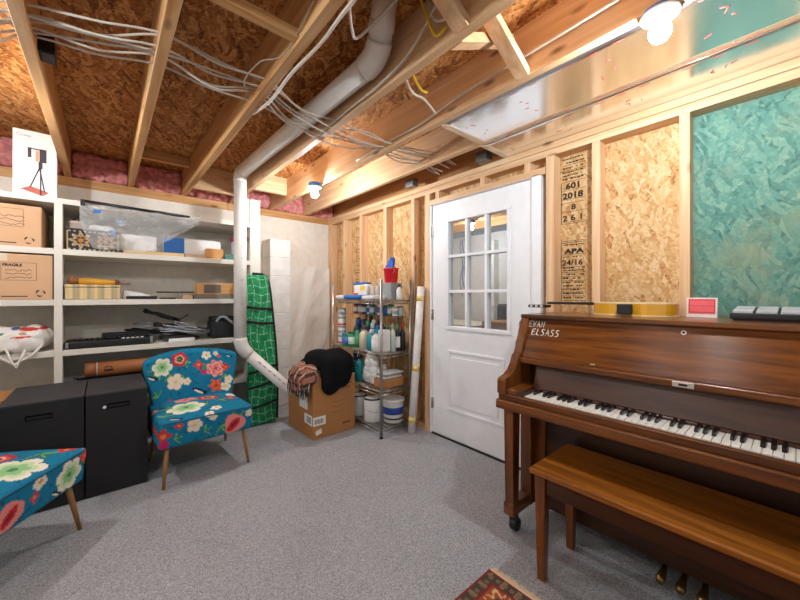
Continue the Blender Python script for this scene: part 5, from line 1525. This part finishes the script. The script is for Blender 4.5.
# rug
def rugcol(p):
    d = np.minimum.reduce([1.30 - p[:, 0], .90 - p[:, 1]])     # distance from the two near edges
    a = np.where(1.30 - p[:, 0] < .90 - p[:, 1], p[:, 1], p[:, 0])
    c = np.tile(np.array(C(158, 76, 44)[:3]), (len(p), 1))
    def put(m, col): c[m] = np.array(C(*col)[:3])
    put(d < .012, (128, 44, 40)); m = (d >= .012) & (d < .052)
    put(m, (72, 66, 58)); put(m & (np.sin(a * 95) > .72), (140, 112, 86)); put(m & (np.abs(d - .032) < .008) & (np.sin(a * 190) > 0), (118, 100, 74))
    put((d >= .052) & (d < .064), (128, 46, 38)); put((d > .30) & (d < .315), (210, 176, 128)); put(d >= .315, (120, 44, 38))
    for cx in np.arange(1.17, -.9, -.24):
        for cy in np.arange(.765, -.8, -.24):
            rr = np.hypot(p[:, 0] - cx, p[:, 1] - cy); an = np.arctan2(p[:, 1] - cy, p[:, 0] - cx)
            q = .068 + .016 * np.cos(8 * an)
            put((rr < q) & (d > .066), (214, 184, 132)); put((rr < q - .016) & (d > .066), (168, 76, 44)); put((rr < .036) & (d > .066), (62, 66, 70)); put((rr < .014) & (d > .066), (204, 160, 96))
    return c
rg = thing('oriental_rug', 'rust red patterned wool rug corner lying on the carpet by the bench', 'rug', (.6, .2, 0))
part(MB().grid(lambda a, b_: (-.1 + 1.4 * a, -.6 + 1.5 * b_, .009), 230, 230), 'pile', rugmat, rg, col=rugcol)
part(MB().box(-.098, 1.298, -.598, .898, .001, .0085), 'backing', plain('rug_backing', C(120, 60, 44), .9), rg)
mb = MB()
mb.grid(lambda a, b_: (1.298 + .034 * a * (1 + .6 * noise.noise(Vector((b_ * 34, 0, 0)))), .62 + .275 * b_, .009 - .006 * a), 4, 70)
part(mb, 'fringe', plain('cream_fringe', C(220, 190, 156), .95, bump=.5, bscale=200), rg, solid=.004)

# ==================================================================== NEXT ROOM (through the glass)
t = thing('tall_carton', 'brown carton in the next room seen through the lowest glass panes', 'box', (3.5, 2.16, 0))
part(MB().box(3.35, 3.75, 1.98, 2.42, 0, .93), 'body', card_dark, t, bevel=.004)
t = thing('office_chair', 'black chair back above the brown carton in the next room', 'chair', (4.1, 2.45, 0))
part(MB().rbox(4.0, 4.08, 2.32, 2.66, .72, 1.12, .03, 6), 'backrest', black_vinyl, t)
part(MB().rbox(4.0, 4.4, 2.28, 2.70, .44, .52, .03, 6), 'seat', black_vinyl, t)
part(MB().box(4.02, 4.06, 2.46, 2.52, .46, .78), 'back_bracket', dark_metal, t)
part(MB().lathe(4.2, 2.49, [(.26, 0), (.26, .03), (.03, .07), (.03, .44)], 20), 'base', dark_metal, t)
t = thing('cream_table', 'pale table in the next room behind the door glass', 'table', (3.9, 3.2, 0))
part(MB().box(3.6, 4.4, 2.75, 3.9, .80, .84), 'tabletop', plain('cream_top', C(222, 214, 196), .6), t, bevel=.004)
for x in (3.65, 4.35):
    for y in (2.8, 3.85): part(MB().box(x - .02, x + .02, y - .02, y + .02, 0, .80), 'leg', galv, t)
for k in range(3):
    pts = [(4.663, 3.80 - k * .05 + .03 * math.sin(j * 1.3 + k), 2.2 - j * .12) for j in range(9 - k)]
    solo(MB().tube(pts, .006, 5), 'hanging_cord', plain('blue_cord', C(70, 130, 180), .6), 'blue cord hanging on the next room wall, through the door glass', 'cord', 'blue cords in the next room')

# every label on one-off things above singles its thing out
bpy.context.view_layer.update()
